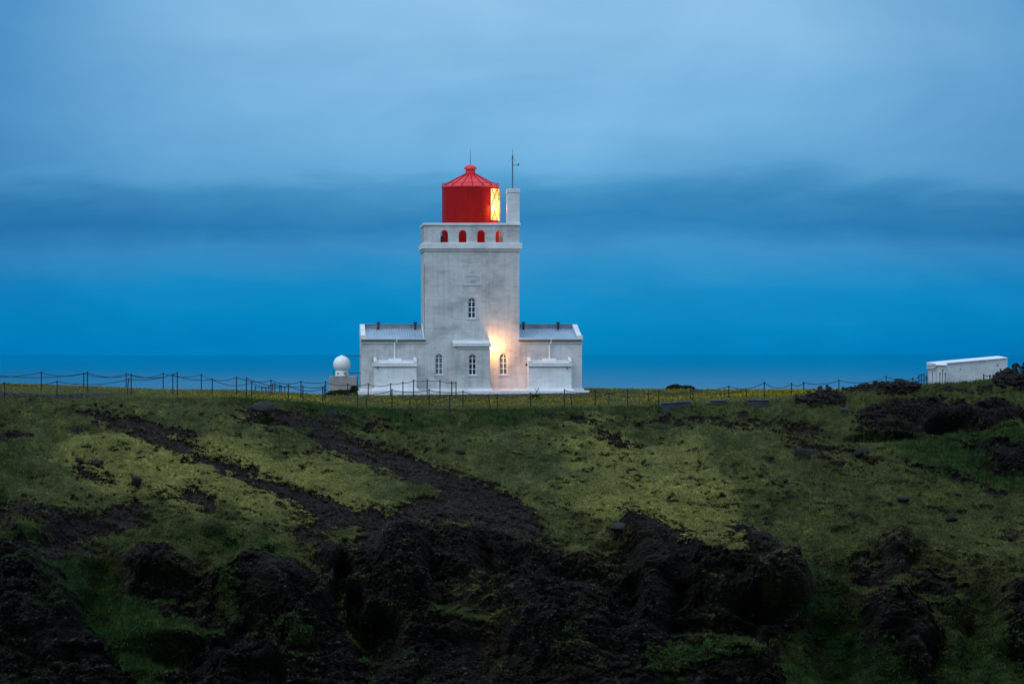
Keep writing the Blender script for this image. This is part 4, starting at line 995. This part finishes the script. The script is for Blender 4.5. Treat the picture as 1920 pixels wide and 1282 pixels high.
boulder('dark stone in the middle of the moss slope below the flowers', 862, 853, .26, .26, .17, 10)
boulder('grey blue rock on the lip of the dark cliff', 1157, 1006, .42, .35, .28, 11, M_STONE2)
boulder('stone under the rubble heap near the concrete slab', 1588, 773, .30, .25, .16, 12, M_STONE2)
# concrete slabs in the bank
def slab_thing(label, px0_, px1_, pt, pb, tilt, d):
    a = W(px0_, pt, d); b_ = W(px1_, pt + tilt, d); o = empty('concrete_slab', (a.x, a.y, W(px0_, pb, d).z)); tag(o, label, 'concrete slab', 'concrete slabs in the bank')
    w = b_.x - a.x; h = a.z - W(px0_, pb, d).z; dz = b_.z - a.z
    g = MB(); g.add([(0,0,-.4),(w,0,-.4),(w,1.2,-.4),(0,1.2,-.4),(0,0,h),(w,0,h+dz),(w,1.2,h+dz),(0,1.2,h)], [(0,3,2,1),(4,5,6,7),(0,1,5,4),(1,2,6,5),(2,3,7,6),(3,0,4,7)])
    g.build('slab', M_DARKCONC, o, bevel=.04)
    g = MB(); g.add([(-.03,-.04,h),(w+.03,-.04,h+dz),(w+.03,1.2,h+dz),(-.03,1.2,h),(-.03,-.04,h+.06),(w+.03,-.04,h+dz+.06),(w+.03,1.2,h+dz+.06),(-.03,1.2,h+.06)], [(0,3,2,1),(4,5,6,7),(0,1,5,4),(1,2,6,5),(2,3,7,6),(3,0,4,7)])
    g.build('coping', M_DARKCONC2, o, bevel=.02)
M_DARKCONC2 = plaster('grey coping concrete', (.05, .058, .068), .6, False)
slab_thing('grey blue concrete slab set in the bank, left one of the pair', 1241, 1296, 757.5, 768, -4, 210.8)
slab_thing('grey blue concrete slab set in the bank, right one of the pair', 1402, 1442, 750.5, 767, 1, 210.5)
slab_thing('short low concrete edge showing between the two larger slabs', 1334, 1362, 752, 757, 0, 212)

# ------------------------------------------------------------------ loose stones, turf, flowers, shrubs
def pick(n, wfun, seed, pxr=(-15, 1935), vr=(700, 1300)):
    rg = np.random.default_rng(seed); ok = (PX > pxr[0]) & (PX < pxr[1]) & (Vv > vr[0]) & (Vv < vr[1])
    w = np.where(ok, wfun(), 0).ravel(); dd = D.ravel()
    # density per true area rather than per vertex
    cell = np.abs(np.gradient(D, axis=0)).ravel(); w = w * np.where(dd > 211, cell, .06)
    i = rg.choice(len(w), n, p=w / w.sum()); return i, rg
def pos_of(i, rg, jit=.03): return np.stack([GRX.ravel()[i], GRY.ravel()[i], GRZ.ravel()[i]], -1) + rg.uniform(-jit, jit, (len(i), 3)) * np.array([1, 1, 0])
i, rg = pick(32000, lambda: (1 - VM) * slope * (.25 + .75 * sstep(1050, 900, Vv)) * (.3 + sstep(-.1, .4, warp2)), 21)
so = lumps('loose_stones', pos_of(i, rg), np.exp(rg.normal(-3.25, .5, len(i))).clip(.02, .22), M_STONE, .7, 22)
tag(so, 'loose dark stones and scree lying over the bare slope', 'stones', kind='stuff')
i, rg = pick(1500, lambda: (1 - VM) * slope * (.3 + sstep(-.1, .4, warp1)), 23)
so = lumps('pale_stones', pos_of(i, rg), np.exp(rg.normal(-2.95, .45, len(i))).clip(.02, .2), M_STONE2, .7, 24)
tag(so, 'paler lichen grey stones scattered through the dark scree', 'stones', kind='stuff')
def leaf_mat(name, lo, mid, hi, sc_=1.2):
    m, t, b = new_mat(name); tc = N(t, 'ShaderNodeTexCoord'); ob = tc.outputs['Object']
    n = noise_(t, ob, sc_, 4, .7); t.links.new(ramp_(t, n, [(.3, lo), (.5, mid), (.7, hi)]), b.inputs['Base Color'])
    b.inputs['Roughness'].default_value = .9; b.inputs['Specular IOR Level'].default_value = .1; return m
M_GRASS = leaf_mat('olive grass', (.030, .035, .012), (.070, .078, .024), (.12, .125, .044))
M_LUSH = leaf_mat('lush green grass', (.007, .022, .006), (.016, .048, .011), (.032, .09, .018))
M_MOSS = leaf_mat('yellow green moss', (.09, .092, .024), (.21, .21, .06), (.34, .33, .11), 3)
def blades(name, P, hgt, mat, rg, per=4, spread=.05, wid=.012):
    n = len(P); P = np.repeat(P, per, 0); H = np.repeat(hgt, per) * rg.uniform(.5, 1.1, n*per)
    a = rg.uniform(0, 6.28, n*per); o_ = rg.normal(0, spread, (n*per, 2)); lean = rg.normal(0, .35, (n*per, 2)) * H[:, None]
    b0_ = P.copy(); b0_[:, :2] += o_; w = np.stack([np.cos(a), np.sin(a), 0*a], -1) * (wid * (.6 + .8 * rg.random(n*per)))[:, None]
    tip = b0_.copy(); tip[:, :2] += lean; tip[:, 2] += H; b0_[:, 2] -= .02
    V = np.stack([b0_ - w, b0_ + w, tip], 1).reshape(-1, 3); Fc = np.arange(len(V)).reshape(-1, 3)
    return tri_mesh(name, V, Fc, mat)
i, rg = pick(30000, lambda: VM * slope * sstep(.3, .6, LU) * sstep(.92, .75, LU), 31)
o = blades('grass', pos_of(i, rg), rg.uniform(.06, .2, len(i)), M_GRASS, rg, 4, .06, .018); tag(o, 'short olive grass over the upper slope', 'grass', kind='stuff')
i, rg = pick(16000, lambda: VM * (sstep(.62, .85, LU) * slope), 33)
o = blades('lush_grass', pos_of(i, rg), rg.uniform(.08, .26, len(i)), M_LUSH, rg, 5, .07, .018); tag(o, 'taller lush green grass in the damp hollows', 'grass', kind='stuff')
i, rg = pick(26000, lambda: VM * slope * sstep(.42, .15, LU), 35)
o = blades('moss', pos_of(i, rg), rg.uniform(.02, .07, len(i)), M_MOSS, rg, 4, .05, .022); tag(o, 'bright yellow green moss cushions over the slope', 'moss', kind='stuff')
# plateau meadow: grass and yellow flowers
i, rg = pick(32000, lambda: VM * flat * (D < 249), 37, (-20, 1960), (700, 790))
o = blades('meadow_grass', pos_of(i, rg, .1), rg.uniform(.04, .13, len(i)), leaf_mat('meadow grass', (.07, .078, .026), (.13, .138, .048), (.19, .195, .075), .8), rg, 4, .09, .014)
tag(o, 'meadow grass on top of the headland around the lighthouse', 'grass', kind='stuff')
band = np.exp(-((Vv - np.interp(PX, [0, 300, 560, 800, 1000, 1300, 1560], [727, 738, 750, 758, 756, 746, 738])) / np.interp(PX, [0, 560, 900, 1300, 1600], [4, 6, 6.5, 10, 6])) ** 2)
dens = band * np.interp(PX, [0, 350, 500, 620, 1540, 1600, 1960], [.12, .12, .6, 1, 1, .25, .03]) * sstep(-.35, .25, fbm(X*.4, Y*.3, X*0, 3)) + .04
i, rg = pick(20000, lambda: flat * dens * (VM > .3) * (D < 244) * (D > 212), 39, (-20, 1960), (700, 790))
P = pos_of(i, rg, .12); n = len(P); z_ = rg.uniform(.04, .13, n); rr = rg.uniform(.014, .030, n)
ang = rg.uniform(0, 6.28, (n, 1)) + np.arange(6)[None] * math.pi / 3
tilt = rg.normal(0, .5, (n, 2))
rim = np.stack([np.cos(ang) * rr[:, None], np.sin(ang) * rr[:, None], (np.cos(ang) * tilt[:, :1] + np.sin(ang) * tilt[:, 1:]) * rr[:, None] + .012], -1) + P[:, None] + np.array([0, 0, 1]) * z_[:, None, None]
cen = P + np.array([0, 0, 1]) * (z_ - .012)[:, None]
V = np.concatenate([cen[:, None], rim], 1).reshape(-1, 3)
Fc = np.array([[0, 1 + k, 1 + (k+1) % 6] for k in range(6)])[None] + (np.arange(n) * 7)[:, None, None]
M_FLOWER = leaf_mat('yellow petals', (.22, .175, .010), (.33, .265, .012), (.42, .345, .03), 5)
o = tri_mesh('flowers', V, Fc.reshape(-1, 3), M_FLOWER); tag(o, 'small yellow flowers carpeting the meadow before the lighthouse', 'flowers', kind='stuff')

def shrub(name, label, cat, px, v, d, wx, wy, hz, n, mat, seed, leaf=.07):
    rg = np.random.default_rng(seed); c = W(px, v, d); e = empty(name, (c.x, c.y, ground_z(c.x, c.y))); tag(e, label, cat)
    u = rg.normal(size=(n, 3)); u /= np.linalg.norm(u, axis=1)[:, None]; rr_ = rg.uniform(.45, 1, n) ** .5
    lob = 1 + .28 * fbm(u[:, 0]*2 + seed, u[:, 1]*2, u[:, 2]*2, 3)
    P = u * (rr_ * lob)[:, None] * np.array([wx, wy, hz]); P[:, 2] = np.abs(P[:, 2])
    a = rg.normal(size=(n, 3)); a /= np.linalg.norm(a, axis=1)[:, None]; b = np.cross(a, rg.normal(size=(n, 3))); b /= np.linalg.norm(b, axis=1)[:, None]
    s = leaf * rg.uniform(.6, 1.3, n)[:, None]
    V = np.stack([P - a*s*.5, P + b*s*.45, P + a*s, P - b*s*.45], 1).reshape(-1, 3); k = np.arange(n)[:, None] * 4
    Fc = np.concatenate([k + np.array([[0, 1, 2]]), k + np.array([[0, 2, 3]])], 0)
    o = tri_mesh('foliage', V, Fc, mat); o.parent = e
    g = MB()
    for k in range(7):
        aa = rg.uniform(0, 6.28); g.tube([(.1*math.cos(aa), .1*math.sin(aa), -.1), (wx*.5*math.cos(aa), wy*.5*math.sin(aa), hz*.6)], .02, 5, True, .008)
    g.build('stem', M_POST, e)
M_SHRUB = leaf_mat('dark shrub leaves', (.008, .014, .005), (.018, .028, .010), (.03, .045, .018), 4)
shrub('shrub', 'low dark green bush on the skyline right of the lighthouse', 'bush', 1266, 731, 247, .62, .6, .34, 2600, M_SHRUB, 5)
shrub('shrub', 'right hand lower part of the skyline bush behind a fence post', 'bush', 1288, 731, 248, .55, .5, .28, 2000, M_SHRUB, 6)
shrub('shrub', 'dark low shrub at the foot of the radome block', 'bush', 645, 741, 227.5, 1.05, .4, .26, 3800, M_SHRUB, 7)
shrub('shrub', 'taller dark shrub at the right corner of the radome block', 'bush', 664, 738, 227.5, .28, .3, .44, 1500, M_SHRUB, 8)
shrub('shrub', 'small leafy tuft by a fence post in front of the right annexe', 'bush', 1003, 738, 223, .34, .3, .26, 900, M_LUSH, 9)
rg = np.random.default_rng(77)
for j, (px_, v_, lab) in enumerate(((505, 1048, 'bright green leafy plant in the hollow left of the dark gully'), (1010 // 2, 1030, ''), (430, 1022, 'bright green leafy plant on the shoulder left of centre'), (350, 1086, 'leafy green plant on the mossy rock face at left'), (1565, 1150, 'broad dark green plant in the gully between the right rocks'), (1600, 1190, 'second broad green plant lower in the gully between the right rocks'), (575, 1210, 'small green plant at the foot of the left cliff'), (1530, 1180, 'green plant against the big dark outcrop'))):
    if not lab: continue
    p = surf(px_, v_); 
    e = empty('leafy_plant', p); tag(e, lab, 'plant')
    n = 420; a = rg.uniform(0, 6.28, n); r_ = rg.uniform(0, .42, n); P = np.stack([r_*np.cos(a), r_*np.sin(a), rg.uniform(.0, .32, n) + (.42 - r_)*.25], -1)
    u = rg.normal(size=(n, 3)); u[:, 2] *= .4; u /= np.linalg.norm(u, axis=1)[:, None]; b = np.cross(u, np.array([0, 0, 1.]) + rg.normal(0, .4, (n, 3))); b /= np.linalg.norm(b, axis=1)[:, None]
    s = .085; V = np.stack([P - u*s*.6, P + b*s*.5, P + u*s, P - b*s*.5], 1).reshape(-1, 3); k = np.arange(n)[:, None] * 4
    o = tri_mesh('leaves', V, np.concatenate([k + np.array([[0, 1, 2]]), k + np.array([[0, 2, 3]])], 0), M_LUSH); o.parent = e
    g = MB(); g.tube([(0, 0, -.15), (0.02, 0, .3)], .015, 5); g.build('stem', M_LUSH, e)
# leaning stick by the right annexe
p = W(1003, 738, 222.5); q = W(1010.5, 726.5, 222.5)
g = MB(); g.tube([(0, 0, -.1), tuple(q - p)], .028, 6, True, .02); g.tube([tuple((q - p) * .45), tuple((q - p) * .45 + Vector((-.14, 0, .16)))], .015, 5)
o = g.build('stick', M_POST); o.location = p; tag(o, 'dark stick leaning out of the grass in front of the right annexe', 'stick')
